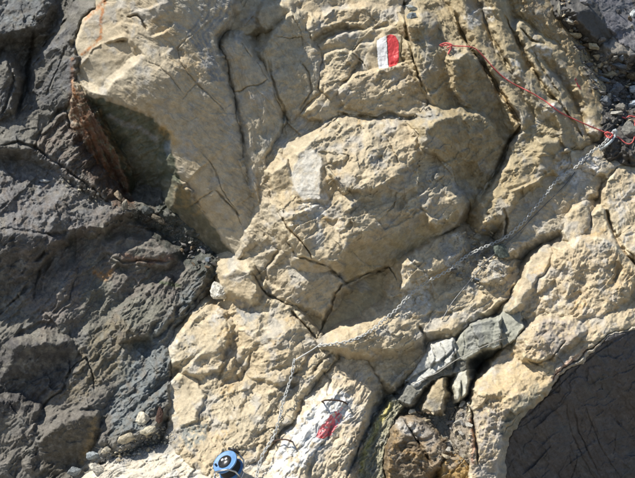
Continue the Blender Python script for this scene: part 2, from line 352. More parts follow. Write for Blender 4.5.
T('cliff', None, None, GREY, [
  B([(-260,-240),(900,-240),(900,720),(-260,720)], -62, f=(5,5,1.8), fb=7, st=(2.5,-50,7), ff=.8),
  B([(-60,-60),(84,-60),(96,10),(74,40),(74,100),(60,112),(40,150),(-60,150)], -4, -.1, .05, f=(6,6,1.5), fb=6, st=(3,-58,6), ff=.7),
  B([(27,90),(34,62),(50,46),(68,40),(74,60),(73,96),(52,114),(30,112)], 6, .35, -.15, f=(3,4,1), st=(2,-58,7)),
  B([(42,44),(62,26),(78,8),(90,8),(76,32),(74,50),(60,44)], 5, .3, .1, f=(3,4,1), st=(2,-58,7)),
  B([(-60,70),(6,62),(16,80),(10,108),(-8,122),(-60,130)], 8, .2, -.1, f=(3,4,1), st=(2,-58,7)),
  B([(-60,-60),(44,-60),(46,8),(36,26),(10,30),(-60,60)], 10, .0, .4, f=(3,6,2), st=(1,-40,7)),
  B([(-60,120),(-2,116),(30,112),(56,112),(40,134),(30,150),(-60,148)], 4, .05, .25, f=(3,6,2)),
  B([(30,152),(38,136),(52,118),(62,112),(72,134),(86,166),(102,196),(88,188),(60,168)], 8, .1, .1, f=(3,6,2), fb=5, st=(4,-48,5)),
  B([(-60,150),(20,148),(50,166),(96,196),(130,212),(104,226),(40,232),(-60,220)], 4, .0, .45, f=(5,7,2.2), fb=5, ff=1.1),
  B([(-60,200),(60,216),(116,214),(146,230),(176,252),(198,280),(188,300),(176,330),(168,400),(150,430),(90,470),(40,560),(-60,560)], 2, 0, .03, f=(13,4,1.5), fb=5, st=(3.5,-50,14), ff=.5),
  B([(104,246),(120,238),(150,242),(172,254),(166,266),(120,264)], 8, 0, -.1, f=(3,4,1)),
  B([(116,318),(124,300),(144,288),(166,278),(176,292),(172,316),(150,336),(120,340)], 7, .1, .1, f=(3,5,1.5), st=(3,-60,6)),
  B([(168,300),(176,282),(188,268),(206,266),(200,290),(184,312),(174,318)], 5, .2, .1, f=(3,5,1.5), st=(3,-50,4)),
  B([(128,208),(168,210),(206,236),(224,264),(204,290),(176,254)], -16, -.1, -.25, f=(3,7,3), ff=1.5),
  B([(-60,230),(40,234),(60,240),(36,270),(6,300),(-60,330)], 9, -.1, -.45, f=(3,4,1.4), fb=4, ff=.7),
  B([(14,350),(36,342),(66,342),(80,350),(72,366),(58,390),(34,408),(6,420),(-4,390)], 2, -.2, -.6, f=(2,3,.8), fb=3, ff=.4),
  B([(20,452),(40,424),(70,412),(96,404),(140,372),(176,330),(168,404),(150,430),(120,446),(100,440),(96,412),(72,418),(44,434),(28,470)], 7, .1, .25, f=(4,4,1.5), fb=4, st=(3,-42,6), ff=.7),
  B([(34,478),(40,440),(60,424),(96,412),(98,432),(90,452),(80,466),(60,520),(30,520)], 1, -.15, -.55, r=8, rk=4, f=(1.5,2,.8), fb=3, ff=.5),
  B([(-60,400),(20,400),(38,410),(26,440),(20,478),(10,540),(-60,540)], 4, .0, -.2, f=(4,4,1.2), fb=4, st=(2,-58,7)),
], struct=True)

T('overhanging_boulder', 'huge smooth tan boulder overhanging at upper left, rust streak, green shaded underside', 'boulder', TAN2, [
  B([(118,-60),(122,20),(134,40),(142,57),(126,69),(113,82),(104,95),(118,101),(134,107),(158,121),(168,132),(172,146),(168,160),(177,174),(188,188),(203,211),(220,233),(239,260),(252,240),(258,205),(248,178),(243,140),(238,112),(230,84),(223,60),(217,36),(232,10),(234,-60)],
    8, -.02, -.15, r=3.5, rk=3, out=4.0, f=(2.2,1.0,.25), fb=2.5, st=(.9,40,4), ff=.2),
  B([(98,-60),(100,4),(84,22),(76,42),(73,62),(80,68),(92,51),(105,42),(124,35),(150,44),(160,20),(160,-60)], 10, .05, -.08, r=4, rk=3, out=4, f=(3,2.2,.5), fb=2, ff=.25),
  B([(76,62),(92,50),(108,40),(140,40),(144,60),(120,76),(106,95),(92,90),(79,80)], 1, -.12, -.22, r=4, rk=3, out=4, f=(1.5,1,.3), fb=2, ff=.2),
  RIB([(73,60),(76,74),(84,86),(94,93),(106,96)], 4.0, 3, 7, p=1.2, f=(.5,1,.4), fb=0, ff=.2),
  B([(140,60),(160,30),(186,24),(200,40),(180,52),(180,70),(156,66)], 5, .0, .1, r=8, rk=4, f=(2,2.2,.6), ff=.5),
  B([(182,44),(196,34),(218,36),(224,62),(230,86),(226,104),(206,92),(190,74)], 5, .05, -.02, r=7, rk=4, st=(1.8,75,5), **SM),
  B([(76,88),(90,93),(104,97),(130,108),(156,122),(169,134),(173,148),(169,160),(178,178),(186,196),(190,212),(150,212),(128,200),(112,178),(96,150),(84,120)],
    -24, .25, -.68, r=4, rk=3, out=3, f=(4,3,.8), fb=3, st=(2.4,-25,5), ff=.6),
  B([(72,82),(84,95),(100,124),(118,158),(134,206),(116,210),(98,192),(80,156),(69,116)], -7, -.08, -.40, r=3, rk=2, out=3, st=(2.4,62,4), f=(2.5,2.8,.8), fb=1.5, ff=.5),
  B([(178,182),(190,194),(206,216),(224,240),(242,264),(244,276),(224,270),(202,252),(186,228),(174,204)], -13, .25, -.7, r=3, rk=2, out=3, st=(1.6,50,4), f=(1,.8,.3), fb=1, ff=.2),
])
T('rock_column', 'smooth tan rock column right of the long vertical groove, rounded at its top', 'rock', TAN2, [
  B([(223,42),(230,36),(240,37),(250,50),(262,66),(270,82),(276,104),(282,124),(274,142),(264,160),(258,186),(256,204),(250,180),(246,156),(240,120),(231,84)], 8, -.10, -.05, r=9, rk=7, st=(1.5,72,6), **SM),
  B([(238,160),(262,150),(270,178),(280,212),(284,238),(272,252),(256,246),(236,262),(246,238),(256,206),(248,186)], 0, .0, -.1, r=8, rk=5, st=(1.6,55,6), f=(2.5,2.5,.7), fb=4, ff=.4),
])
T('peaked_block', 'peaked grey tan rock block at top centre, its pointed tip above a straight crack', 'rock', TAN, [
  B([(260,52),(272,34),(283,20),(290,11),(300,18),(308,34),(318,52),(322,70),(320,92),(304,108),(290,122),(276,100),(266,74)], 6, .02, -.1, r=6, rk=5, st=(1.2,78,6), f=(3,2.2,.6), fb=4, ff=.35),
  B([(282,122),(296,108),(320,92),(330,104),(322,124),(300,140),(280,162),(262,172),(262,156),(274,140)], -2, .1, .2, r=6, rk=4, st=(1.5,-48,5), **MD),
])
T('rounded_block', 'rounded pale rock lump at the top edge, left of the peaked block', 'rock', TAN, [
  B([(234,-60),(300,-60),(298,4),(294,12),(284,20),(276,30),(260,27),(240,40),(230,34),(218,34),(234,10)], -1, 0, .1, **MD),
  B([(257,18),(264,5),(276,1),(288,4),(295,12),(286,20),(276,30),(262,27)], 6, .0, -.05, r=6, rk=5, **SM),
])
T('stepped_rock', 'tan rock stepped in thin ledges round the red and white trail mark', 'rock', TAN, [
  B([(298,-60),(405,-60),(404,20),(408,40),(413,58),(420,78),(428,98),(424,118),(392,118),(350,118),(336,112),(322,122),(304,112),(318,92),(322,70),(316,48),(306,30),(296,10)], 0, 0, .08, r=5, rk=3, **MD),
  B([(318,44),(338,34),(376,28),(402,25),(408,42),(412,58),(392,65),(376,69),(366,70),(352,50),(330,52),(320,66)], 4, .04, -.02, r=3, rk=2, f=(2.5,1.8,.5), fb=3, ff=.35),
  B([(362,70),(366,56),(374,40),(386,35),(400,36),(402,62),(392,64),(378,68)], 6, .16, .04, r=3, rk=2, f=(1,.8,.3), fb=1, ff=.2),
  B([(338,92),(346,82),(360,73),(378,69),(398,64),(411,61),(417,78),(426,98),(420,112),(396,112),(368,114),(344,108)], 7, -.08, -.16, r=6, rk=4, f=(3,3,1), fb=3, ff=.6),
  B([(321,68),(325,54),(336,50),(350,50),(358,56),(350,72),(342,84),(330,98),(322,90)], 7, .1, .05, r=4, rk=3, f=(3,4,1.5), fb=3, ff=.9),
  B([(318,20),(334,8),(372,6),(392,8),(402,16),(398,26),(370,29),(346,22),(322,28)], 5, 0, .2, r=4, rk=3, f=(3,3.5,1.2), ff=.8),
  B([(306,30),(310,17),(318,17),(324,24),(320,32),(312,36)], 6, 0, 0, r=4, rk=3, f=(1,1.5,.5)),
])
T('leaning_block', 'olive brown block right of the marked rock, dark crevice along its right side', 'rock', OLIVE, [
  B([(409,26),(422,20),(430,30),(430,44),(442,49),(460,46),(470,50),(482,64),(494,82),(506,102),(518,120),(520,127),(512,132),(506,142),(498,150),(482,122),(460,114),(440,112),(428,96),(418,76),(411,56)],
    7, -.22, -.2, r=5, rk=4, st=(1.6,62,8), f=(3,3,1), fb=5, ff=.6),
  B([(450,58),(468,52),(482,66),(496,86),(514,116),(508,138),(498,150),(484,124),(462,100),(452,80)], 5, -.5, -.25, r=4, rk=3, st=(1.6,62,7), **MD),
  B([(424,128),(440,118),(460,112),(478,115),(492,126),(506,146),(498,170),(486,190),(475,206),(464,196),(456,176),(444,160),(430,150)], 9, -.45, -.25, r=4, rk=3, st=(1.6,60,6), f=(3,3,1), fb=4, ff=.6),
  B([(410,20),(418,2),(426,-60),(470,-60),(458,14),(466,40),(448,46),(432,42),(424,22)], 1, -.1, .12, r=5, rk=4, st=(2,60,6), **MD),
])
T('ribbed_rock', 'tan rock in long ribs slanting down to the right, below the loose grey scree', 'rock', OLIVE, [
  B([(440,-60),(550,-60),(560,10),(574,50),(592,86),(602,112),(604,136),(586,152),(560,166),(540,182),(514,190),(504,240),(480,226),(476,206),(500,172),(514,138),(522,126),(500,90),(470,46),(456,14)], -13, 0, 0, st=(2,58,8), f=(4,2.5,.7), fb=2, ff=.4),
  RIB([(455,-20),(470,24),(484,50),(506,84),(524,120)], 11, 4, 13, p=1.7, f=(2.5,1.2,.4), fb=2, st=(1.2,58,6), ff=.25),
  RIB([(488,-20),(498,16),(508,50),(524,78),(546,110)], 11, 6, 15, p=1.7, f=(2.5,1.2,.4), fb=2, st=(1.2,58,6), ff=.25),
  RIB([(520,30),(534,58),(552,86),(570,118),(580,140)], 9, 6, 13, p=1.7, f=(2,1.2,.4), fb=2, ff=.25),
  RIB([(540,46),(558,56),(574,78),(590,100),(598,130)], 10, 7, 15, p=1.7, f=(2,1.2,.4), fb=2, ff=.25),
  RIB([(508,-20),(538,12),(558,34),(576,62),(594,92),(602,124)], 10, 8, 10, p=1.4, st=(2,58,4), f=(2,2,.8)),
  B([(526,128),(538,112),(550,101),(560,106),(572,124),(580,142),(566,150),(552,162),(538,182),(518,190),(504,214),(484,222),(482,204),(502,172),(514,142)], 8, .12, .2, r=5, rk=4, **RG),
  B([(548,108),(556,101),(566,112),(574,130),(578,146),(566,150),(560,132)], 13, -.3, -.1, r=3, rk=3, **MD),
  B([(540,142),(557,140),(558,154),(540,155)], 14, 0, 0, r=3, rk=3, f=(1,1,.5)), B([(538,157),(555,156),(553,170),(540,172)], 11, 0, 0, r=3, rk=3, f=(1,1,.5)),
])
T('middle_boulder', 'large rough tan boulder at the centre with a smooth pale facet on its left side', 'boulder', TAN, [
  B([(270,176),(284,163),(300,146),(318,134),(334,118),(350,117),(392,118),(424,122),(440,120),(450,140),(456,180),(456,196),(430,212),(400,226),(376,238),(350,248),(330,262),(313,258),(297,252),(284,238),(278,214)],
    14, .0, .05, r=17, rk=15, out=1.8, **RG),
  B([(288,176),(298,152),(310,146),(321,158),(322,178),(320,198),(306,202),(296,188)], 15, .12, .10, r=1, rk=.6, out=1.2, f=(1.2,1.0,.35), fb=2.5, ff=.3),
  B([(270,176),(284,163),(292,178),(302,196),(305,208),(284,214),(276,196)], 11, .12, -.2, r=2, rk=1.5, f=(1,1.2,.4), fb=1.5, ff=.3),
  B([(280,216),(300,211),(322,204),(345,214),(352,232),(336,262),(316,261),(298,254),(285,238)], 17, .05, .10, r=4, rk=3, f=(3,3.5,1.2), fb=3, ff=.5),
  B([(330,262),(350,244),(376,234),(404,222),(430,208),(458,194),(466,204),(458,218),(440,236),(420,248),(398,262),(386,267),(366,275),(346,283)], 4, -.22, -.55, r=3, rk=2, out=3, st=(1.2,-50,6), f=(2.2,2,.5), fb=2.5, ff=.25),
  B([(330,124),(364,120),(396,124),(420,132),(414,160),(396,176),(370,190),(344,190),(326,170)], 17, .05, .25, r=8, rk=5, **RG),
  B([(424,206),(440,190),(456,184),(462,200),(452,214),(430,224)], 13, -.2, .1, r=4, rk=4, **MD),
])
T('lower_wedge', 'smooth wedge of tan rock tucked under the middle boulder', 'rock', TAN2, [
  B([(262,284),(268,268),(282,248),(298,258),(314,263),(330,269),(345,284),(335,296),(332,304),(326,314),(306,309),(286,303),(268,296)], -1, .15, -.14, r=5, rk=4, st=(1.2,-40,6), f=(2.5,3,.8), fb=4, ff=.4),
  B([(236,262),(250,238),(262,234),(276,250),(268,264),(264,280),(252,272)], -4, .1, .0, r=5, rk=4, **MD),
])
T('recessed_slab', 'flat olive rock slab recessed under the black curved crack at the centre', 'rock slab', OLIVE, [
  B([(333,303),(336,292),(342,286),(366,277),(388,269),(396,278),(398,296),(386,308),(366,320),(345,334),(322,342),(310,328),(292,309),(312,314),(326,314)], -13, .02, .08, r=3, rk=2, st=(1,30,8), f=(2,2.4,.5), fb=3, ff=.3),
])
T('broken_shelf', 'rough crumbling tan shelf under the chain, right of the middle boulder', 'rock', TAN, [
  B([(398,262),(420,248),(442,234),(460,222),(478,224),(492,238),(512,258),(520,272),(508,298),(484,312),(460,326),(432,334),(400,348),(370,352),(346,350),(322,345),(345,334),(368,320),(388,308),(398,296),(396,278)], 3, 0, .25, r=5, rk=4, **RG),
  B([(400,262),(420,249),(442,236),(460,232),(464,248),(450,262),(432,276),(412,280),(398,292)], 8, .0, .2, r=5, rk=4, **RG),
  B([(330,350),(360,346),(396,346),(424,342),(426,356),(412,372),(396,388),(376,374),(368,360),(352,352),(338,360)], 0, 0, -.1, r=5, rk=4, **RG),
  B([(480,262),(500,256),(512,266),(500,280),(484,286),(470,278)], 5, .1, .1, **RG),
])
T('buttress', 'broad rough tan rock mass with shallow gullies, left of the hanging chain', 'rock', TAN, [
  B([(223,272),(234,266),(246,270),(256,284),(270,297),(292,307),(306,324),(318,342),(338,348),(336,360),(318,374),(304,394),(290,420),(264,452),(236,478),(200,478),(176,452),(166,430),(166,410),(172,386),(172,350),(178,336),(194,316),(210,304),(226,300)],
    2, .05, .1, r=7, rk=6, out=2.5, st=(1.5,-62,6), **RG),
  B([(223,273),(234,267),(248,272),(257,287),(252,300),(240,300),(230,294)], 8, .05, -.05, r=4, rk=3, **MD),
  B([(176,340),(192,320),(209,306),(222,314),(232,326),(226,350),(218,368),(200,374),(178,366),(172,352)], 8, .0, .05, r=5, rk=4, **RG),
  B([(240,330),(262,312),(290,316),(306,330),(316,346),(300,366),(280,384),(256,380),(240,362)], 6, .05, .15, r=6, rk=4, **RG),
  B([(168,372),(176,366),(196,376),(206,398),(196,420),(176,430),(166,414)], 5, .15, .15, r=5, rk=4, **MD),
])
T('ground_ledge', 'whitish weathered rock ledge along the bottom left edge under the pebbles', 'ledge', PALE, [
  B([(84,478),(110,462),(140,452),(166,446),(186,436),(210,448),(236,446),(262,440),(276,478),(270,560),(40,560)], 9, 0, .35, r=4, rk=3, out=2, st=(2,-28,5), **MD),
])
T('white_rib', 'pale folded rock rib splashed with white paint below the hanging chain', 'rock', (.50,.44,.34), [
  B([(245,560),(258,462),(276,440),(292,418),(305,396),(318,376),(334,360),(354,352),(368,360),(374,378),(366,402),(362,428),(352,456),(346,560)], 5, .08, .12, r=8, rk=7, out=2.2, st=(2.6,-52,6), f=(3,3,1), fb=4, ff=.6),
  B([(262,560),(276,446),(296,420),(312,396),(330,376),(350,366),(352,384),(342,406),(330,432),(306,470),(300,560)], 9, .12, .22, r=7, rk=5, st=(2,-52,5), f=(2,2,.7), fb=3, ff=.4),
])
T('banded_slab', 'narrow yellow banded slab slanting up beside the white painted rib', 'rock slab', (.33,.315,.22), [
  B([(350,560),(356,462),(366,436),(378,414),(394,398),(404,402),(396,418),(388,436),(382,456),(378,560)], -2, .2, .1, r=1.5, rk=1, out=5, st=(3.5,-60,3), f=(1.5,2,.8), fb=1, ff=.4),
])
T('wet_brown_block', 'glossy brown wet rock block at the bottom, cut by a diagonal crack', 'rock', (.25,.20,.135), [
  B([(382,560),(388,450),(396,430),(404,421),(414,436),(424,452),(433,467),(428,484),(420,560)], 4, .0, -.05, r=3, rk=3, f=(3,4,1.5), st=(1.5,5,6), ff=.6),
])
T('cracked_block', 'grey brown rock block right of the diagonal crack at the bottom', 'rock', (.28,.22,.15), [
  B([(404,418),(414,417),(428,430),(444,450),(438,466),(432,468),(424,450),(414,434)], 4, .05, .05, r=3, rk=3, f=(3,4,1.5), ff=.8),
])
T('ochre_block', 'small ochre yellow rock block at the bottom edge among the brown rubble', 'rock', (.36,.24,.09), [
  B([(440,462),(449,455),(462,457),(473,470),(476,500),(444,500)], 3, .0, .05, r=3, rk=3, f=(2,4,1.5), ff=.6),
])
T('hollow_rock', 'dark grey rock in the hollow above the brown wet rubble', 'rock', (.21,.21,.185), [
  B([(398,400),(410,382),(426,370),(446,364),(468,356),(462,372),(440,378),(424,388),(412,402)], 3, .1, .15, r=1.5, rk=1, out=5, f=(2,3.5,1.2), fb=1, ff=.4),
  B([(392,398),(414,378),(434,366),(456,364),(466,384),(462,408),(456,426),(460,456),(446,456),(430,430),(416,417),(402,412)], -9, .05, .1, r=3, rk=3, f=(3,4,1.5), ff=.7),
])
T('pointed_stone', 'upright pointed tan stone in the grey hollow at lower centre', 'stone', (.33,.28,.19), [
  B([(422,409),(430,394),(437,382),(442,381),(444,396),(441,411),(432,414)], 6, .2, -.1, r=1.5, rk=1, out=6, f=(1,1.8,.6), fb=1, ff=.25),
])
T('leaning_flake', 'thin upright grey flake leaning beside a dark crack at the bottom', 'stone', (.26,.23,.19), [
  B([(454,424),(460,412),(466,408),(471,424),(475,446),(472,466),(462,458),(455,444)], 2, .1, .0, r=3, rk=3, f=(1,2.5,1), ff=.5),
])
T('grey_green_block', 'angular grey green rock block crossed by the thin wire, over a shaded gap', 'rock', GG, [
  B([(450,346),(460,334),(476,326),(490,319),(500,318),(502,330),(498,347),(480,352),(464,359),(453,362)], 8, .10, -.12, r=1.5, rk=1, out=7, f=(2,3.2,1.2), fb=1, ff=.35),
  B([(474,327),(488,320),(500,318),(499,330),(490,344),(478,348)], 10, -.2, -.1, r=1, rk=1, out=7, f=(1,1.2,.4), fb=1, ff=.2),
  B([(496,320),(506,312),(520,312),(522,326),(514,340),(502,348)], 5, .2, 0, r=1.5, rk=1, out=6, f=(2,2.5,1), fb=1, ff=.4),
])
T('bluish_block', 'bluish white rock block left of the grey green block', 'rock', (.43,.44,.42), [
  B([(426,350),(436,342),(452,336),(456,350),(450,364),(436,372),(426,378),(416,388),(410,380),(418,366)], 6, .25, .10, r=1.5, rk=1, out=6, f=(2,3.6,1.4), fb=1, ff=.45),
  B([(428,352),(440,341),(452,337),(452,350),(440,360),(430,364)], 9, .2, .25, r=1, rk=1, out=6, f=(1.5,2,.6), fb=1, ff=.2),
])
T('pale_wedge_stone', 'pale upright stone wedged below the grey green block', 'stone', (.42,.41,.34), [
  B([(453,384),(458,374),(464,371),(467,380),(464,392),(457,400),(453,395)], 6, .2, .1, r=1.5, rk=1, out=6, f=(1,1.5,.5), fb=1, ff=.25),
])
T('right_boulder', 'big sunlit tan boulder at right with a dark pocket near its crest', "boulder", (.465,.395,.285), [
  B([(508,312),(520,280),(532,252),(548,242),(562,244),(580,237),(602,236),(624,247),(640,266),(680,290),(680,318),(634,326),(609,336),(586,351),(566,367),(547,384),(525,405),(507,428),(498,460),(493,560),(474,560),(470,450),(468,412),(476,388),(494,362),(506,346),(518,334)],
    1, .05, .12, r=4, rk=3, out=7, f=(5,3.5,1.2), fb=3.5, st=(1.2,-50,7), ff=.6),
  B([(510,312),(522,282),(534,253),(549,244),(553,252),(544,270),(532,288),(518,306)], 8, .15, .3, r=3, rk=2.5, f=(1,1.5,.4), fb=2, ff=.25),
  B([(514,314),(530,294),(548,272),(560,248),(582,239),(602,238),(622,249),(636,270),(630,300),(600,320),(574,322),(550,318),(530,322)], 7, .0, -.22, r=7, rk=5, f=(3,4,1.3), fb=4, st=(1.5,-70,8), ff=.6),
  B([(518,338),(532,326),(550,319),(572,321),(582,330),(570,344),(556,356),(540,363),(524,359)], 10, .0, -.05, r=4, rk=4, f=(3,3.5,1.2), ff=.6),
  B([(474,390),(494,364),(516,360),(540,366),(556,362),(552,384),(532,404),(514,414),(500,398),(480,396)], 5, .0, .3, r=4, rk=3, out=8, f=(2.5,3,.8), fb=3, ff=.4),
  B([(470,404),(480,394),(500,390),(511,400),(505,428),(497,460),(492,520),(474,520),(471,440)], 8, .1, .0, r=5, rk=4, out=8, f=(2.5,3.5,1.4), st=(2,-80,6), ff=.8),
])
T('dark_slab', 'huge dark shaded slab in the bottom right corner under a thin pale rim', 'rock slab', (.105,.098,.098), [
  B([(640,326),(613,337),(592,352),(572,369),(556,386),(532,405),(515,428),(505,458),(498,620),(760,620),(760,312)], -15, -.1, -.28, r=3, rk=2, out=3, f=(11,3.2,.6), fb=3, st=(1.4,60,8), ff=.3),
])
T('slab_rim', 'thin pale rim of rock edging the dark slab at lower right', 'rock', (.42,.38,.31), [
  RIB([(494,520),(498,460),(504,437),(517,416),(535,398),(551,383),(567,369),(587,354),(609,338),(637,326),(690,314)], 2.6, -4, 9, p=1.3, f=(.5,2.6,1.6), fb=2, ff=.9),
])
T('chain_slab', 'broad tan slab behind the upper chain, dusted white at its top', 'rock slab', TAN2, [
  B([(504,206),(511,190),(524,186),(540,180),(554,166),(576,160),(596,164),(602,178),(598,190),(580,202),(568,214),(562,230),(540,236),(520,246),(506,256),(504,236)], 3, -.05, .08, r=3, rk=3, st=(1.2,28,7), f=(2.5,2.5,.8), fb=3, ff=.4),
])
T('ledge_block', 'small ridged tan block just under the upper end of the chain', 'rock', TAN, [
  B([(548,172),(552,160),(560,151),(570,147),(582,153),(590,146),(606,140),(624,150),(632,164),(616,166),(604,176),(580,166),(562,166)], 5, .0, .25, r=4, rk=3, f=(3,4,1.5), ff=.7),
])
T('twin_lobed_rock', 'two lobed tan rock beneath the chain slab, left of the dark cleft', 'rock', TAN, [
  B([(562,232),(567,216),(574,206),(584,202),(589,210),(591,222),(584,236),(572,242)], 8, .1, .1, r=5, rk=4, **MD),
  B([(586,232),(592,214),(602,206),(608,211),(612,230),(620,244),(606,240),(590,238)], 7, .05, .1, r=5, rk=4, **MD),
])
T('edge_block', 'tan block on the right edge beyond the dark cleft, upper of two', 'rock', TAN, [
  B([(603,200),(606,180),(615,168),(628,163),(680,158),(680,228),(640,224),(624,232),(615,238),(609,216)], 6, .1, .0, r=5, rk=4, st=(1,70,7), f=(2.5,3,.9), ff=.5),
])
T('edge_block', 'tan block on the right edge beyond the dark cleft, lower of two', 'rock', TAN, [
  B([(618,240),(628,228),(642,223),(680,226),(680,276),(648,268),(630,254)], 8, .1, .05, r=4, rk=4, f=(2.5,3,.9), ff=.5),
])
T('scree_slope', None, None, (.10,.095,.09), [
  B([(546,-60),(900,-60),(900,130),(648,140),(640,156),(612,150),(602,132),(600,108),(588,84),(574,50),(560,16)], 0, 0, .35, r=4, rk=3, out=2, f=(3,7,4), fb=4, ff=2),
], struct=True)
T('sloping_slab', 'long grey purple slab sloping down to the right at the top of the scree', 'rock slab', (.17,.17,.19), [
  B([(574,4),(590,-6),(604,0),(618,16),(636,34),(690,70),(680,90),(636,54),(622,44),(616,34),(602,22),(588,16)], 22, -.1, .4, r=3, rk=3, out=2, st=(1,38,5), f=(2,3,1)),
])
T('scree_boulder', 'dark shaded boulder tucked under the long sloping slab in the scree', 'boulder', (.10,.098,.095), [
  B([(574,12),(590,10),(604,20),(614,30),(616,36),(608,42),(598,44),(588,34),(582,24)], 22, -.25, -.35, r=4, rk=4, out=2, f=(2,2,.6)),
])
T('scree_boulder', 'light grey rough boulder at the lower end of the sloping slab', 'boulder', (.24,.225,.20), [
  B([(606,44),(614,36),(624,36),(634,44),(650,60),(636,58),(622,54),(612,52)], 24, .1, .2, r=3, rk=3, out=2, f=(2,4,1.5)),
])

# ------------------------------------------------------------------ evaluate heights
for t in THINGS:
    H = np.full_like(U, -1e4)
    for b in t['blocks']: eval_block(b, H)
    H = np.where(H > -9e3, H + REL, H); t['H'] = H
HALL = np.max([t['H'] for t in THINGS], axis=0)

def at(u, v, h):
    k = (CAMD - h/100.0)/CAMD
    return Vector((CAM.x + (u-317.5)/100*k, CAM.y + CAMD*k, CAM.z + (239-v)/100*k))
def hgt(u, v, H=None, rad=0):
    H = HALL if H is None else H
    def one(u, v):
        i = int(np.clip(np.searchsorted(AU, u)-1, 0, NX-2)); j = int(np.clip(np.searchsorted(AV, v)-1, 0, NY-2))
        a = min(max((u-AU[i])/(AU[i+1]-AU[i]), 0), 1); b = min(max((v-AV[j])/(AV[j+1]-AV[j]), 0), 1)
        return float((H[j,i]*(1-a)+H[j,i+1]*a)*(1-b)+(H[j+1,i]*(1-a)+H[j+1,i+1]*a)*b)
    if not rad: return one(u, v)
    return max(one(u+dx*rad, v+dy*rad) for dx in (-1,0,1) for dy in (-1,0,1))

# ------------------------------------------------------------------ mineral colours: stains, seams, paint dust, plus painted shade and sunlit patches
TINTS = []
def tint_poly(poly, col, k=.8, soft=5, brk=.6, ns=7, only=None, wet=None):
    us = [p[0] for p in poly]; vs = [p[1] for p in poly]
    S = sl(min(us)-soft*2-4, max(us)+soft*2+4, min(vs)-soft*2-4, max(vs)+soft*2+4)
    m = np.clip(sdf(WU[S], WV[S], poly)/soft+.5, 0, 1); n = fbm(U[S]/ns, V[S]/ns, 131, 4, .6)
    m = np.clip(m*(1+brk*1.3*n) - brk*.35*(1-n), 0, 1)*k
    TINTS.append((S, m, np.array(col), only, wet))
def streak(pts, w, col, k=.8, brk=.6, ns=5, only=None, wet=None):
    us = [p[0] for p in pts]; vs = [p[1] for p in pts]; mm = w*3+3
    S = sl(min(us)-mm, max(us)+mm, min(vs)-mm, max(vs)+mm)
    d, _, t = pline(FU[S], FV[S], pts); m = np.exp(-(d/w)**2); n = fbm(U[S]/ns, V[S]/ns, 141, 4, .6)
    m = np.clip(m*(1+brk*1.6*n), 0, 1)*k
    TINTS.append((S, m, np.array(col), only, wet))
RUST=(.36,.13,.035); DKBR=(.13,.07,.042); SHADE_GREEN=(.085,.098,.068); CLAY=(.19,.20,.195); CHALK=(.62,.61,.58); OCH=(.48,.32,.13); WHITE=(.70,.70,.685)
BO=['overhanging_boulder']
tint_poly([(76,89),(92,97),(104,99),(124,107),(150,118),(170,132),(174,150),(182,186),(196,216),(130,212),(90,150)], SHADE_GREEN, .95, 1.6, .12, 9, BO)  # green rock underside, overhang shade also put into the colour
tint_poly([(68,82),(84,92),(97,112),(114,150),(130,186),(136,210),(112,212),(84,170),(66,116)], DKBR, .95, 4, .5, 6, BO+['cliff'])
for _o in (0, 7, -6): streak([(84+_o,112),(91+_o,132),(101+_o,158),(117+_o,194)], 2.0, [(.16,.075,.04),(.10,.055,.04),(.17,.13,.09)][_o % 3], .8, .9, 5, BO+['cliff'])
streak([(98,108),(112,140),(124,160),(140,180)], 2.5, (.19,.11,.05), .6, .9, 5, BO)
streak([(110,116),(122,124),(140,128),(156,140)], 2.5, (.24,.235,.23), .8, .6, 5, BO)
streak([(106,0),(102,10),(101,24),(100,38),(92,47),(82,54)], 1.4, (.36,.15,.05), .85, .7, 5, BO)
streak([(108,-4),(96,10),(86,18)], 2, RUST, .6, .8, 5, BO); streak([(73,60),(72,72),(72,84),(76,96)], 2.2, (.30,.13,.05), .75, .8, 5, BO+['cliff'])
streak([(162,128),(170,134),(174,142)], 4, OCH, .7, .6, 5, BO); tint_poly([(164,142),(172,140),(174,150),(168,156)], (.2,.23,.25), .8, 2, .3, 5, BO)
tint_poly([(150,-20),(180,-20),(236,-20),(234,10),(218,34),(224,60),(200,40),(190,20)], (.36,.36,.33), .5, 12, .7, 12)
for o in range(5):
    streak([(232-o*7,-6),(226-o*6,16),(208-o*5,34),(212-o*3,54),(224-o*3,80)], 1.3, (.20,.22,.245), .75, .9, 6)
streak([(236,-4),(234,12),(222,30),(216,40),(222,60),(230,84),(238,112),(243,130),(246,160)], 3.6, (.21,.20,.17), .8, .5, 6)
tint_poly([(118,130),(150,140),(160,180),(190,208),(140,208)], (.17,.17,.13), .6, 10, .7, 8, BO)
tint_poly([(170,178),(188,190),(203,213),(220,236),(240,264),(240,282),(196,262),(168,214)], (.12,.115,.08), .92, 1.6, .15, 8, BO)  # dark olive bevel, darkened further as painted recess shade
tint_poly([(172,196),(188,214),(208,236),(232,268),(230,278),(196,254)], (.10,.09,.065), .5, 4, .5, 8, BO)  # second layer of the same painted shade
tint_poly([(272,-10),(300,6),(318,40),(320,90),(290,118),(262,60)], (.42,.385,.30), .6, 8, .6, 10)
tint_poly([(266,120),(292,112),(270,160),(252,150)], (.30,.30,.26), .7, 5, .6, 6)
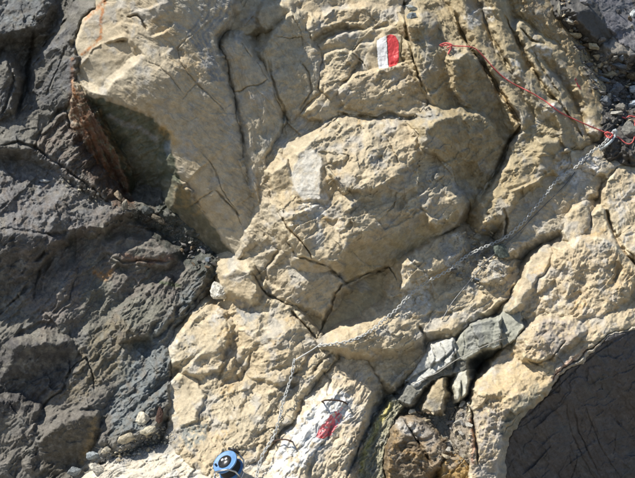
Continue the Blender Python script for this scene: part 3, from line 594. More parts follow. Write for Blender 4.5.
# middle boulder
tint_poly([(290,172),(298,154),(310,147),(321,158),(322,178),(319,196),(306,200),(298,190)], (.53,.51,.46), .9, 3, .3, 8)
tint_poly([(314,196),(326,190),(330,206),(322,218),(308,218),(296,212)], (.56,.54,.50), .8, 4, .7, 6)
tint_poly([(271,178),(284,166),(292,180),(304,206),(284,213)], (.40,.32,.20), .6, 3, .5, 5)
tint_poly([(424,176),(450,162),(462,166),(450,184),(440,206),(420,226),(410,222)], (.24,.245,.23), .55, 6, .9, 6)
tint_poly([(345,250),(386,236),(456,208),(456,218),(398,262),(345,282)], (.36,.29,.16), .6, 5, .4, 8)
streak([(316,206),(320,230),(318,246)], 3, (.40,.41,.40), .55, .9, 5); streak([(382,112),(402,118),(440,116)], 3, (.26,.26,.25), .7, .9, 4)
tint_poly([(450,58),(484,66),(520,118),(498,170),(476,204),(456,176),(444,120)], (.22,.17,.095), .55, 9, .8, 9, ['leaning_block'])
streak([(500,92),(512,112),(516,128)], 4, OCH, .4, .9, 5)
tint_poly([(508,60),(524,80),(548,96),(566,120),(540,110),(516,90)], (.24,.24,.22), .6, 4, .8, 6)
tint_poly([(504,-20),(560,-10),(576,50),(600,100),(606,130),(584,90),(550,40)], (.30,.22,.12), .7, 7, .6, 8, ['ribbed_rock'])
for p in ([(529,50),(540,43),(552,50),(548,62)], [(508,58),(518,60),(524,70),(516,68)], [(464,14),(490,6),(494,20),(470,30)], [(548,104),(556,102),(560,112),(544,122),(532,130)], [(590,120),(602,130),(598,140),(588,134)]):
    tint_poly(p, CHALK, .6, 3, .8, 5)
# shelf and right
tint_poly([(470,226),(500,224),(512,250),(500,262),(470,264),(440,268)], (.26,.265,.26), .6, 6, 1.0, 5)
tint_poly([(458,250),(500,250),(494,292),(462,290)], (.24,.25,.245), .55, 6, 1.1, 5)
tint_poly([(400,284),(430,272),(436,290),(424,318),(404,312)], CHALK, .8, 4, 1.0, 4); tint_poly([(556,160),(600,158),(598,176),(574,186),(556,178)], (.62,.62,.62), .75, 4, .8, 5)
tint_poly([(448,256),(462,254),(462,268),(446,272)], CHALK, .6, 3, .9, 4); tint_poly([(604,200),(626,190),(640,200),(620,215)], (.5,.5,.5), .4, 4, .9, 4)
tint_poly([(516,246),(556,228),(566,244),(540,250),(516,262)], (.25,.235,.20), .75, 4, .6, 5)
tint_poly([(546,316),(572,318),(580,332),(562,352),(540,356),(532,336)], (.30,.265,.24), .7, 5, .8, 6)
tint_poly([(510,350),(560,366),(556,384),(520,412),(470,390)], (.50,.39,.22), .5, 8, .6, 8, ['right_boulder'])
tint_poly([(470,410),(512,404),(512,470),(470,478)], (.30,.28,.26), .7, 6, .9, 6, ['right_boulder'])
tint_poly([(510,404),(540,384),(536,408),(508,440),(500,430)], (.22,.22,.175), .7, 4, .4, 6, ['right_boulder', 'slab_rim'])
streak([(552,380),(566,364),(584,350)], 2, (.42,.22,.15), .6, .6, 5); tint_poly([(596,250),(640,262),(640,310),(604,300)], (.44,.34,.20), .6, 8, .8, 7, ['right_boulder'])
tint_poly([(492,322),(508,300),(526,312),(518,346),(500,350)], GG, .7, 5, .9, 5, ['right_boulder','broken_shelf'])
tint_poly([(380,374),(470,340),(470,478),(372,478)], (.25,.23,.18), .35, 10, 1.0, 6, ['broken_shelf', 'cliff'])
# lower left
tint_poly([(180,424),(204,424),(206,442),(186,450)], (.20,.22,.21), .8, 3, .7, 4); tint_poly([(232,300),(252,302),(262,318),(250,322),(236,314)], (.22,.23,.24), .75, 3, .7, 5)  # second patch paints the white stone's cast shadow
tint_poly([(166,330),(178,330),(176,420),(166,430)], (.60,.56,.47), .6, 5, .9, 6, ['buttress']); tint_poly([(240,318),(300,330),(290,350),(250,340)], (.50,.46,.38), .5, 6, .9, 5)  # first patch paints the sunlit left rim pale
for i in range(26):
    uu = 175+rng.rand()*160; vv = 300+rng.rand()*150; c = [CLAY, OCH, CHALK, (.30,.24,.15)][i % 4]
    tint_poly([(uu,vv),(uu+8,vv-8),(uu+16,vv-10),(uu+12,vv+2),(uu+4,vv+6)], c, .42, 4, 1.0, 4, ['buttress', 'white_rib', 'ground_ledge'])
for i in range(30):
    uu = 395+rng.rand()*230; vv = 200+rng.rand()*170; c = [CLAY, OCH, CHALK, (.27,.25,.21)][i % 4]
    tint_poly([(uu,vv),(uu+8,vv-8),(uu+16,vv-10),(uu+12,vv+2),(uu+4,vv+6)], c, .45, 4, 1.0, 4, ['broken_shelf', 'right_boulder', 'chain_slab', 'edge_block', 'twin_lobed_rock'])
for i in range(26):
    uu = 285+rng.rand()*190; vv = 110+rng.rand()*130; c = [CLAY, OCH, (.30,.24,.15), CHALK][i % 4]
    tint_poly([(uu,vv),(uu+7,vv-7),(uu+14,vv-9),(uu+12,vv+2),(uu+4,vv+6)], c, .42, 4, 1.0, 4, ['middle_boulder'])
for i in range(16):
    uu = 90+rng.rand()*160; vv = 10+rng.rand()*210; c = [(.36,.35,.31), OCH, (.38,.30,.18)][i % 3]
    tint_poly([(uu,vv),(uu+16,vv-6),(uu+30,vv+14),(uu+24,vv+30),(uu+6,vv+18)], c, .32, 12, .9, 9, BO+['rock_column'])
tint_poly([(352,430),(366,420),(372,478),(346,478)], (.24,.18,.11), .6, 5, .8, 5, ['white_rib'])
# white paint splash on the rib, its red smear is a part of its own
tint_poly([(252,480),(270,456),(290,430),(304,410),(316,396),(330,390),(348,392),(354,404),(350,420),(336,434),(320,450),(300,470),(292,482)], WHITE, .9, 9, .8, 7, ['white_rib'])
tint_poly([(290,446),(308,418),(322,400),(344,398),(346,412),(330,432),(310,444)], WHITE, .9, 5, .3, 7, ['white_rib'])
streak([(360,470),(366,450),(378,424),(390,404)], 2.6, (.50,.44,.16), .9, .5, 5, ['banded_slab']); streak([(350,470),(360,444),(372,418),(386,400),(410,384)], 3, CLAY, .8, .5, 5)
tint_poly([(386,440),(430,440),(430,478),(384,478)], (.12,.075,.035), .6, 4, 1.0, 6, ['wet_brown_block']); streak([(386,446),(410,452),(426,460)], 2.5, (.36,.22,.08), .55, .9, 4, ['wet_brown_block'])
streak([(397,432),(392,460),(390,478)], 3, (.38,.24,.09), .55, .9, 4, ['wet_brown_block']); streak([(400,424),(406,430)], 4, CHALK, .7, .6, 4)
tint_poly([(410,422),(424,432),(416,440),(404,430)], CHALK, .5, 3, .8, 4); streak([(470,420),(474,446),(472,462)], 2, (.25,.10,.05), .7, .6, 4)
# dark wall
tint_poly([(0,150),(70,170),(110,215),(90,330),(40,330),(0,260)], (.19,.165,.155), .6, 14, .5, 20, ['cliff'])
tint_poly([(90,215),(170,240),(160,330),(120,400),(80,330)], (.20,.20,.165), .65, 12, .5, 18, ['cliff'])
tint_poly([(-20,400),(60,380),(130,380),(110,440),(40,478),(-20,478)], (.165,.15,.135), .6, 12, .5, 18, ['cliff'])
tint_poly([(84,468),(104,450),(120,438),(150,426),(178,428),(180,450),(130,462)], (.27,.265,.25), .85, 4, .4, 4, ['cliff','ground_ledge','buttress'])
tint_poly([(-20,-20),(62,-20),(50,10),(36,30),(0,40),(-20,40)], (.25,.275,.29), .7, 8, .9, 8, ['cliff'])  # bluish sky sheen on the upper wall, painted as colour
for p in ([(30,100),(62,56),(72,60),(70,90),(50,104)], [(40,50),(70,24),(68,34),(44,58)], [(0,90),(10,84),(12,110),(0,116)]): tint_poly(p, (.17,.18,.20), .6, 4, .8, 6, ['cliff'])
tint_poly([(28,150),(60,112),(84,120),(110,170),(128,206),(100,205),(60,168)], (.17,.14,.12), .8, 5, .5, 6, ['cliff'])
tint_poly([(-20,150),(60,150),(90,190),(120,214),(60,240),(-20,250)], (.20,.205,.215), .6, 8, .9, 7, ['cliff'])
tint_poly([(92,212),(150,206),(186,232),(180,300),(120,300),(96,270),(88,240)], (.185,.165,.15), .75, 8, .5, 8, ['cliff'])
tint_poly([(-20,236),(40,236),(56,246),(30,280),(-20,320)], (.085,.082,.08), .8, 8, .5, 8, ['cliff'])  # down-facing wall facet, its shade painted dark
tint_poly([(-20,340),(70,340),(74,366),(40,410),(-20,420)], (.06,.058,.062), .8, 8, .5, 8, ['cliff'])  # shade of the lower down-facing facet, put into the colour
tint_poly([(92,330),(120,310),(140,340),(110,380),(80,400),(60,400),(84,350)], (.22,.185,.125), .7, 7, .6, 7, ['cliff'])
tint_poly([(110,400),(130,360),(176,300),(200,270),(196,310),(174,340),(168,400),(140,430),(110,440)], (.185,.21,.22), .8, 7, .6, 7, ['cliff'])
tint_poly([(40,440),(60,424),(96,412),(98,440),(80,470),(40,490)], (.085,.075,.058), .85, 5, .4, 7, ['cliff']); streak([(96,420),(90,440),(82,462)], 3.5, (.26,.19,.10), .7, .6, 5, ['cliff'])  # first patch: painted shade on the bottom left facet
streak([(95,272),(106,278),(110,272)], 3, (.40,.22,.09), .8, .5, 4, ['cliff']); streak([(124,256),(150,262),(172,258)], 3, (.22,.12,.08), .7, .6, 4, ['cliff'])
streak([(160,282),(178,286)], 2, (.06,.085,.04), .8, .5, 4, ['cliff']); tint_poly([(60,186),(90,192),(108,206),(84,206),(62,200)], (.30,.28,.25), .5, 4, 1.2, 3, ['cliff'])
tint_poly([(124,204),(180,200),(214,232),(236,268),(214,284),(180,262),(140,226)], (.065,.075,.068), .9, 5, .4, 5, ['cliff'])  # dark greenish debris, with recess shade painted in as well
tint_poly([(-40,-40),(78,-40),(78,100),(60,112),(-40,130)], (.085,.085,.088), .5, 9, .7, 12, ['cliff'])
for i in range(40):
    uu = rng.rand()*180; vv = 190+rng.rand()*230; c = [(.26,.27,.275), (.20,.17,.14), (.10,.095,.10), (.15,.125,.10)][i % 4]
    tint_poly([(uu,vv),(uu+8,vv-10),(uu+18,vv-14),(uu+12,vv+2),(uu+4,vv+8)], c, .5, 4, 1.0, 5, ['cliff'])
for i in range(14):
    uu = 510+rng.rand()*120; vv = 380+rng.rand()*100
    streak([(uu,vv),(uu+7,vv+6),(uu+14,vv+8)], 1.2, (.15,.135,.12), .6, .9, 5, ['dark_slab'])

CN1 = fbm(U/55, V/55, 151, 4, .55); CN2 = fbm(U/9, V/9, 161, 4, .6); CN3 = fbm(WU/22, WV/22, 171, 3, .6)
def boxblur(A, k):
    for ax in (0, 1):
        P = np.pad(A, [(k+1, k) if a == ax else (0, 0) for a in (0, 1)], mode='edge'); Cc = np.cumsum(P, axis=ax)
        A = (np.take(Cc, range(2*k+1, Cc.shape[ax]), axis=ax) - np.take(Cc, range(0, Cc.shape[ax]-2*k-1), axis=ax))/(2*k+1)
    return A
def worn_lit(H):  # pale chipped edges, with sunlit rim highlights put into the colour
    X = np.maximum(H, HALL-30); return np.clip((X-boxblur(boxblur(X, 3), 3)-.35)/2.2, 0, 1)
def colours(t):
    c = np.ones(U.shape+(4,)); c[..., 3] = 0; col = np.array(t['col'])
    warm = np.clip(.5+.9*CN1, 0, 1)[..., None]; lum = col.mean()
    sat = .75 if max(t['col'])-min(t['col']) > .05 else .35
    base = col*(1-.35*warm*sat) + .35*warm*sat*(col*np.array([1.12,.95,.72]))
    g = np.clip(CN3*1.1-.15, 0, .5)[..., None]; base = base*(1-g)+g*(lum*np.array([.98,1.0,1.0]))
    c[..., :3] = base
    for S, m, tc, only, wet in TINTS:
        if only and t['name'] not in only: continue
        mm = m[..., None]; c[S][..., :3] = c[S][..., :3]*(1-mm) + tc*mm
    if t['name'] not in ('dark_slab', 'scree_slope', 'wet_brown_block'):
        w = (worn_lit(t['H'])*(.42 if t['name'] != 'cliff' else .30)*np.clip(.6+.8*CN2, 0, 1))[..., None]
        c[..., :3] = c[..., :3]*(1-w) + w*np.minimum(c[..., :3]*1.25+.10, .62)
    c[..., :3] *= (1+.16*CN2)[..., None]
    return np.clip(c, .01, .9)

# ------------------------------------------------------------------ materials
def newmat(name):
    m = bpy.data.materials.new(name); m.use_nodes = True; n = m.node_tree.nodes
    return m, n, m.node_tree.links, n['Principled BSDF']
def rock_mat(name, rough=.9, spec=.25, bump=.5, bscale=1.0, grain=.25):
    m, n, l, p = newmat(name)
    a = n.new('ShaderNodeAttribute'); a.attribute_name = 'rock_colour'
    g = n.new('ShaderNodeNewGeometry')
    def nz(scale, det, ro=.6):
        x = n.new('ShaderNodeTexNoise'); x.inputs['Scale'].default_value = scale; x.inputs['Detail'].default_value = det
        x.inputs['Roughness'].default_value = ro; l.new(g.outputs['Position'], x.inputs['Vector']); return x
    n1 = nz(28, 6, .7); n2 = nz(110, 4, .65); n3 = nz(7, 4)
    mr = n.new('ShaderNodeMapRange'); l.new(n1.outputs[0], mr.inputs[0]); mr.inputs[1].default_value=.3; mr.inputs[2].default_value=.7
    mr.inputs[3].default_value=1-grain; mr.inputs[4].default_value=1+grain
    mr2 = n.new('ShaderNodeMapRange'); l.new(n2.outputs[0], mr2.inputs[0]); mr2.inputs[1].default_value=.3; mr2.inputs[2].default_value=.7
    mr2.inputs[3].default_value=1-grain*.8; mr2.inputs[4].default_value=1+grain*.8
    mu = n.new('ShaderNodeMath'); mu.operation='MULTIPLY'; l.new(mr.outputs[0], mu.inputs[0]); l.new(mr2.outputs[0], mu.inputs[1])
    vm = n.new('ShaderNodeVectorMath'); vm.operation='SCALE'; l.new(a.outputs['Color'], vm.inputs[0]); l.new(mu.outputs[0], vm.inputs['Scale'])
    l.new(vm.outputs[0], p.inputs['Base Color'])
    p.inputs['Roughness'].default_value = rough; p.inputs['Specular IOR Level'].default_value = spec
    ad = n.new('ShaderNodeMath'); ad.operation='MULTIPLY_ADD'; l.new(n2.outputs[0], ad.inputs[0]); ad.inputs[1].default_value=.35; l.new(n1.outputs[0], ad.inputs[2])
    b = n.new('ShaderNodeBump'); b.inputs['Strength'].default_value = bump; b.inputs['Distance'].default_value = .02*bscale
    l.new(ad.outputs[0], b.inputs['Height']); l.new(b.outputs[0], p.inputs['Normal'])
    return m
M_LIME = rock_mat('weathered_limestone', .92, .2, .55, 1.0, .18)
M_SMOOTH = rock_mat('smooth_limestone', .85, .25, .4, .6, .15)
M_SCHIST = rock_mat('grey_schist', .78, .3, .8, 1.4, .3)
M_WET = rock_mat('wet_rock', .30, .6, .7, 1.2, .35)
M_DARK = rock_mat('dark_slate', .75, .3, .5, .9, .25)
MATS = {'cliff': M_SCHIST, 'overhanging_boulder': M_SMOOTH, 'rock_column': M_SMOOTH, 'recessed_slab': M_SMOOTH, 'dark_slab': M_DARK,
        'scree_slope': M_SCHIST, 'sloping_slab': M_SCHIST, 'wet_brown_block': M_WET, 'cracked_block': M_WET, 'banded_slab': M_WET, 'ochre_block': M_WET,
        'hollow_rock': M_SCHIST}
def simple(name, col, rough=.6, metal=0.0, noise=0.0, spec=.5, nscale=40):
    m, n, l, p = newmat(name); p.inputs['Roughness'].default_value = rough; p.inputs['Metallic'].default_value = metal
    p.inputs['Specular IOR Level'].default_value = spec; p.inputs['Base Color'].default_value = (*col, 1)
    x = n.new('ShaderNodeTexNoise'); x.inputs['Scale'].default_value = nscale; x.inputs['Detail'].default_value = 5
    tc = n.new('ShaderNodeTexCoord'); l.new(tc.outputs['Object'], x.inputs['Vector'])
    if noise:
        r = n.new('ShaderNodeMapRange'); l.new(x.outputs[0], r.inputs[0]); r.inputs[1].default_value=.3; r.inputs[2].default_value=.7
        r.inputs[3].default_value = 1-noise; r.inputs[4].default_value = 1+noise
        v = n.new('ShaderNodeVectorMath'); v.operation='SCALE'; v.inputs[0].default_value = col; l.new(r.outputs[0], v.inputs['Scale']); l.new(v.outputs[0], p.inputs['Base Color'])
    return m

# ------------------------------------------------------------------ meshes
def grid_mesh(name, H, keep, S, colr=None, smooth=True, origin=True):
    ys, xs = S; u = U[S]; v = V[S]; h = H[S]; k = keep[S]
    k = k[:-1,:-1] & k[1:,:-1] & k[:-1,1:] & k[1:,1:]
    ny, nx = u.shape; idx = np.arange(ny*nx).reshape(ny, nx)
    quads = np.stack([idx[:-1,:-1][k], idx[1:,:-1][k], idx[1:,1:][k], idx[:-1,1:][k]], 1)
    used = np.zeros(ny*nx, bool); used[quads.ravel()] = True
    remap = np.cumsum(used)-1; quads = remap[quads]
    kk = (CAMD - h/100)/CAMD
    co = np.stack([CAM.x+(u-317.5)/100*kk, CAM.y+CAMD*kk, CAM.z+(239-v)/100*kk], -1).reshape(-1, 3)[used]
    off = Vector((0,0,0))
    if origin:
        off = Vector((float(co[:,0].mean()), float(co[:,1].max()), float(co[:,2].min()))); co = co-np.array(off)
    me = bpy.data.meshes.new(name); me.vertices.add(len(co)); me.vertices.foreach_set('co', co.astype(np.float32).ravel())
    me.loops.add(quads.size); me.loops.foreach_set('vertex_index', quads.astype(np.int32).ravel())
    me.polygons.add(len(quads)); me.polygons.foreach_set('loop_start', np.arange(0, quads.size, 4, dtype=np.int32))
    me.update(calc_edges=True)
    me.polygons.foreach_set('use_smooth', np.full(len(quads), smooth))
    if colr is not None:
        at_ = me.attributes.new('rock_colour', 'FLOAT_COLOR', 'POINT')
        at_.data.foreach_set('color', colr[S].reshape(-1, 4)[used].astype(np.float32).ravel())
    o = bpy.data.objects.new(name, me); o.location = off; COL.objects.link(o)
    return o
ROCK = {}
for t in THINGS:
    H = t['H']; keep = (H > HALL-16) & (H > -9e3)
    if t['name'] == 'cliff': keep = (H > HALL-24)
    # grow by one cell so neighbours interpenetrate
    if not keep.any(): print('EMPTY', t['name']); continue
    jj = np.where(keep.any(1))[0]; ii = np.where(keep.any(0))[0]
    S = (slice(jj[0], jj[-1]+1), slice(ii[0], ii[-1]+1))
    vis = (H >= HALL-.01).mean()*100
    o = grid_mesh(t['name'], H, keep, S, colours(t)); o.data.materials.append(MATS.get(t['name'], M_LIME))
    if t['struct']: o['kind'] = 'structure'
    else: o['label'] = t['label']; o['category'] = t['cat']
    ROCK.setdefault(t['name'], o); t['obj'] = o
    print('%-22s faces %7d visible %.2f%%' % (t['name'], len(o.data.polygons), vis))

# terrain continuing past the built face, so that nothing ends in mid air
def lin(name, verts, faces, mat):
    me = bpy.data.meshes.new(name); me.from_pydata(verts, [], faces); o = bpy.data.objects.new(name, me); COL.objects.link(o)
    me.materials.append(mat); return o

# terrain behind and below, beyond the modelled face
M_GROUND = simple('stony_ground', (.20,.18,.15), .95, 0, .35, .2, 6)
_v = []; _f = []; _n = 28
for j in range(_n):
    for i in range(_n):
        x = -14+28*i/(_n-1); y = -16+15.2*j/(_n-1)
        _v.append((x, y, -1.35+.25*mnoise.noise(Vector((x*.5, y*.5, 3)))+.10*mnoise.noise(Vector((x*2, y*2, 9))) + max(0, y+3)*.25))
for j in range(_n-1):
    for i in range(_n-1): a = j*_n+i; _f.append((a, a+1, a+_n+1, a+_n))
g = lin('ground', _v, _f, M_GROUND); g['kind'] = 'structure'

# ------------------------------------------------------------------ paint on the rock (thin coats following the stone)
M_PWHITE = simple('white_paint', (.70,.71,.72), .5, 0, .08, .4, 60); M_PRED = simple('red_paint', (.55,.055,.06), .45, 0, .14, .4, 60)
M_PPINK = simple('faded_red_paint', (.74,.20,.22), .5, 0, .15, .4, 60)
def coat(name, poly, src, mat, wear=.2, off=.45, label=None, soft=0, seed=0):
    H = src['H']; us = [p[0] for p in poly]; vs = [p[1] for p in poly]; st = .33
    u = np.arange(min(us)-1, max(us)+1, st); v = np.arange(min(vs)-1, max(vs)+1, st); uu, vv = np.meshgrid(u, v)
    i = np.searchsorted(AU, uu)-1; j = np.searchsorted(AV, vv)-1
    a = (uu-AU[i])/(AU[i+1]-AU[i]); b = (vv-AV[j])/(AV[j+1]-AV[j])
    h = (H[j,i]*(1-a)+H[j,i+1]*a)*(1-b)+(H[j+1,i]*(1-a)+H[j+1,i+1]*a)*b + off
    d = sdf(uu+.35*gnoise(uu/2, vv/2, 200+seed), vv+.35*gnoise(uu/2, vv/2, 201+seed), poly)
    n = fbm(uu/2.6, vv/2.6, 210+seed, 4, .7)
    ok = (d > 0) & ((wear == 0) | (n*1.2+.9 > wear*2+np.clip(1-d/3, 0, 1)*soft))
    k = ok[:-1,:-1] & ok[1:,:-1] & ok[:-1,1:] & ok[1:,1:]
    idx = np.arange(uu.size).reshape(uu.shape)
    q = np.stack([idx[:-1,:-1][k], idx[1:,:-1][k], idx[1:,1:][k], idx[:-1,1:][k]], 1)
    used = np.zeros(uu.size, bool); used[q.ravel()] = True; q = (np.cumsum(used)-1)[q]
    par = src['obj']; kk = (CAMD-h/100)/CAMD
    co = np.stack([CAM.x+(uu-317.5)/100*kk, CAM.y+CAMD*kk, CAM.z+(239-vv)/100*kk], -1).reshape(-1,3)[used]-np.array(par.location)
    me = bpy.data.meshes.new(name); me.from_pydata(co.tolist(), [], q.tolist()); me.polygons.foreach_set('use_smooth', [True]*len(q))
    me.materials.append(mat); o = bpy.data.objects.new(name, me); COL.objects.link(o); o.parent = par
    if label: o['label'] = label
    return o
BY = {t['name']: t for t in THINGS}
sr = BY['stepped_rock']
coat('paint_stripe', [(376.5,40.5),(381,37.5),(386.5,35.5),(388.3,68),(379,68.8),(377.8,64)], sr, M_PWHITE, .0, 1.0, 'white half of the trail mark')
coat('paint_stripe', [(386.9,35.2),(391,33.8),(395.5,35.8),(398.6,41),(399.2,61),(396,65),(388.8,67.5)], sr, M_PRED, .0, 1.0, 'red half of the trail mark', seed=5)
wr = BY['white_rib']
coat('paint_smear', [(316,438),(318,431),(322,425),(327,420),(331,414),(335,419),(336,428),(332,435),(325,438)], wr, M_PPINK, .10, .6, 'pinkish red smear over white paint', seed=3)
coat('paint_smear', [(331,414),(336,410),(343,407),(342,415),(339,425),(336,428),(332,420)], wr, M_PPINK, .36, .6, 'pinkish red smear over white paint', seed=8)
coat('paint_smear', [(318,438.5),(321,435),(329,434),(325,438.5)], wr, M_PRED, .30, .8, 'darker red edge of the smear', seed=9)
for t in THINGS:
    if t['name'] == 'ribbed_rock': rr = t
coat('paint_streak', [(574,77),(577,79),(580,86),(581.5,90),(579,89),(576,83)], rr, M_PRED, .25, .6, 'short faded red dash', seed=12)

# ------------------------------------------------------------------ loose stones
def stone_mesh(name, seed, dims, n=16, sub=0, amp=.1):
    R = random.Random(seed); bm = bmesh.new()
    for i in range(n):
        v = Vector((R.gauss(0,1), R.gauss(0,1), R.gauss(0,1))).normalized()*R.uniform(.82, 1.1)
        bm.verts.new((v.x*dims[0], v.y*dims[1], v.z*dims[2]))
    r = bmesh.ops.convex_hull(bm, input=bm.verts)
    bmesh.ops.delete(bm, geom=[g for g in r['geom_interior'] if isinstance(g, bmesh.types.BMVert)], context='VERTS')
    if sub:
        bmesh.ops.bevel(bm, geom=list(bm.edges), offset=.08*min(dims), segments=1, affect='EDGES')
        bmesh.ops.triangulate(bm, faces=bm.faces)
        bmesh.ops.subdivide_edges(bm, edges=bm.edges, cuts=sub, use_grid_fill=True)
        m = max(dims)
        for v in bm.verts:
            q = v.co/m*3 + Vector((seed, 0, 0)); v.co += v.co.normalized()*amp*min(dims)*(mnoise.noise(q)+.6*mnoise.noise(q*3)+.3*mnoise.noise(q*7))
    bmesh.ops.recalc_face_normals(bm, faces=bm.faces)
    me = bpy.data.meshes.new(name); bm.to_mesh(me); bm.free(); return me
def stone_mat(name, cols, rough=.85):
    m, n, l, p = newmat(name); oi = n.new('ShaderNodeObjectInfo'); cr = n.new('ShaderNodeValToRGB'); cr.color_ramp.interpolation = 'CONSTANT'
    while len(cr.color_ramp.elements) < len(cols): cr.color_ramp.elements.new(.5)
    for i, c in enumerate(cols): e = cr.color_ramp.elements[i]; e.position = i/len(cols); e.color = (*c, 1)
    l.new(oi.outputs['Random'], cr.inputs[0]); x = n.new('ShaderNodeTexNoise'); x.inputs['Scale'].default_value = 45; x.inputs['Detail'].default_value = 6
    g = n.new('ShaderNodeNewGeometry'); l.new(g.outputs['Position'], x.inputs['Vector'])
    r = n.new('ShaderNodeMapRange'); l.new(x.outputs[0], r.inputs[0]); r.inputs[1].default_value=.3; r.inputs[2].default_value=.7; r.inputs[3].default_value=.65; r.inputs[4].default_value=1.35
    v = n.new('ShaderNodeVectorMath'); v.operation='SCALE'; l.new(cr.outputs[0], v.inputs[0]); l.new(r.outputs[0], v.inputs['Scale']); l.new(v.outputs[0], p.inputs['Base Color'])
    b = n.new('ShaderNodeBump'); b.inputs['Strength'].default_value=.6; b.inputs['Distance'].default_value=.01; l.new(x.outputs[0], b.inputs['Height']); l.new(b.outputs[0], p.inputs['Normal'])
    p.inputs['Roughness'].default_value = rough; p.inputs['Specular IOR Level'].default_value=.3; return m
M_SCREE = stone_mat('scree_stone', [(.12,.12,.13),(.19,.18,.17),(.09,.09,.10),(.26,.24,.20),(.15,.13,.11),(.34,.31,.25),(.11,.12,.13)])
M_TANST = stone_mat('tan_stone', [(.44,.38,.28),(.36,.32,.25),(.50,.46,.37),(.28,.27,.25)])
def one_mat(name, c): return stone_mat(name, [c, c])
def place(me, u, v, lift, rotz, label, cat='stone', group=None, scale=1, rad=2, name='stone', mat=None):
    o = bpy.data.objects.new(name, me); COL.objects.link(o); o.location = at(u, v, hgt(u, v, rad=rad)+lift)
    o.rotation_euler = rotz; o.scale = (scale,)*3; o['label'] = label; o['category'] = cat
    if group: o['group'] = group
    if mat and not me.materials: me.materials.append(mat)
    return o
# stones that stand out: (pixel u, v, half width, depth, half height in cm, tilt in the face, colour, label)
SP = [
 (219,291,11,9,12.5,  8,(.58,.56,.50),'white lumpy stone perched at the top left of the rough tan mass'),
 (502,251,9,7,8,  30,(.10,.12,.105),'dark green grey stone just below the upper chain'),
 (412,8,9,4,3.2,  22,(.36,.38,.37),'flat grey white stone wedged at the top edge above the crevice'),
 (411,16,6,5,4.2, -15,(.20,.23,.25),'blue grey stone wedged in the crevice at the top'),
 (629,131,12,8,13, 10,(.17,.165,.15),'rounded dark stone at the right edge with red cord round it'),
 (633,13,7,6,6, -35,(.62,.66,.66),'bright white stone cut by the right edge near the top corner'),
 (593,47,8.5,6,4.2,  14,(.42,.38,.28),'smooth cream stone lying below the dark scree boulder'),
 (575,35,9,6,3.6,  12,(.38,.34,.25),'flat pale tan stone beside the top of the ribbed rock'),
 (602,40,5,5,3.2,  5,(.20,.18,.16),'small brown stone between the cream stone and scree boulder'),
 (619,66,11,7,4.2,  4,(.15,.17,.20),'flat blue grey slab stone in the middle of the scree'),
 (610,74,9,6,4.5,  3,(.33,.31,.25),'pale angular stone under the blue grey slab stone'),
 (634,90,7,6,5.5,  8,(.36,.39,.42),'pale blue stone at the right edge, upper of two'),
 (634,104,9,6,4.2, -22,(.33,.38,.44),'pale blue stone at the right edge, lower of two'),
 (617,88,7,6,6,  0,(.15,.16,.18),'grey blue cube shaped stone in the scree'),
 (605,101,9,6,6,  35,(.13,.145,.165),'dark blue angular stone beside the ribbed rock'),
 (620,108,7,6,7,  10,(.19,.18,.16),'grey brown rounded stone above the stone with red cord'),
 (632,76,6,6,5,  -10,(.20,.17,.12),'brown stone at the right edge above the pale blue stones'),
 (586,2,7,6,4,  20,(.19,.19,.20),'grey stone at the top edge of the scree'),
 (560,10,3.4,5,9,  -6,(.22,.21,.18),'upright narrow stone at the top beside the ribbed rock'),
 (143,419,7.5,6,7.2, 25,(.50,.46,.37),'pale standing stone above the pebbles at lower left'),
 (160,416,4.5,5,10, 12,(.075,.045,.036),'dark red brown flake leaning against the tan rock mass'),
 (148,430,9,7,4.5,  -8,(.46,.42,.32),'pale tan stone under the standing stone at lower left'),
 (127,438,11,7,5, -18,(.36,.32,.24),'tan flat slab stone above the pebbles at lower left'),
 (106,450,7.5,6,3.6,-26,(.44,.40,.32),'small cream stone left of the flat slab stone'),
 (92,456,7,6,5,  -5,(.26,.29,.31),'blue grey round stone at the left end of the pebbles'),
 (74,472,8,6,5.5,  0,(.20,.22,.23),'dark grey stone at the bottom edge by the shaded wall'),
 (95,470,9,6,7,  5,(.50,.47,.40),'big pale stone at the bottom edge by the shaded wall'),
 (477,236,4.6,4,3.8,  0,(.30,.28,.23),'small grey stone in the gully below the long crevice'),
 (482,244,4,4,3.6,  0,(.36,.33,.26),'small tan stone in the gully, lower of two'),
 (118,197,4.5,5,7.5, -8,(.28,.23,.17),'brown knob shaped stone under the rusty overhang'),
 (125,206,3.6,5,7.5, 12,(.24,.22,.18),'pale narrow stone under the rusty overhang'),
 (146,210,9,7,5,  8,(.11,.12,.12),'dark stone in the shaded recess under the overhang'),
 (158,219,10,7,4,  30,(.15,.13,.10),'brown flat stone in the shaded recess under the overhang'),
 (45,181,7,4,2,  0,(.34,.34,.33),'thin pale flake lying on the dark left wall'),
]
for i, (u, v, a, b, c, ang, col, lab) in enumerate(SP):
    me = stone_mesh('stone', 300+i, (a/100, b/100, c/100), 18, 3, .16); me.materials.append(one_mat('stone_surface', col))
    place(me, u, v, b*.25, (0, math.radians(ang), 0), lab, scale=.97)
LIB = [stone_mesh('scree_stone', 40+i, ((.045,.035,.03),(.05,.04,.022),(.035,.035,.035),(.06,.04,.025))[i % 4], 13) for i in range(9)]
ADJ = [('dark grey', (.10,.10,.105)), ('grey', (.18,.175,.17)), ('blue grey', (.14,.165,.195)), ('brown', (.17,.13,.09)), ('pale grey', (.32,.31,.28)), ('tan', (.37,.32,.23)), ('cream', (.50,.46,.36))]
SM_ = {n: one_mat('stone_'+n.replace(' ', '_'), c) for n, c in ADJ}
for me in LIB: me.materials.append(SM_['grey'])
R = random.Random(5)
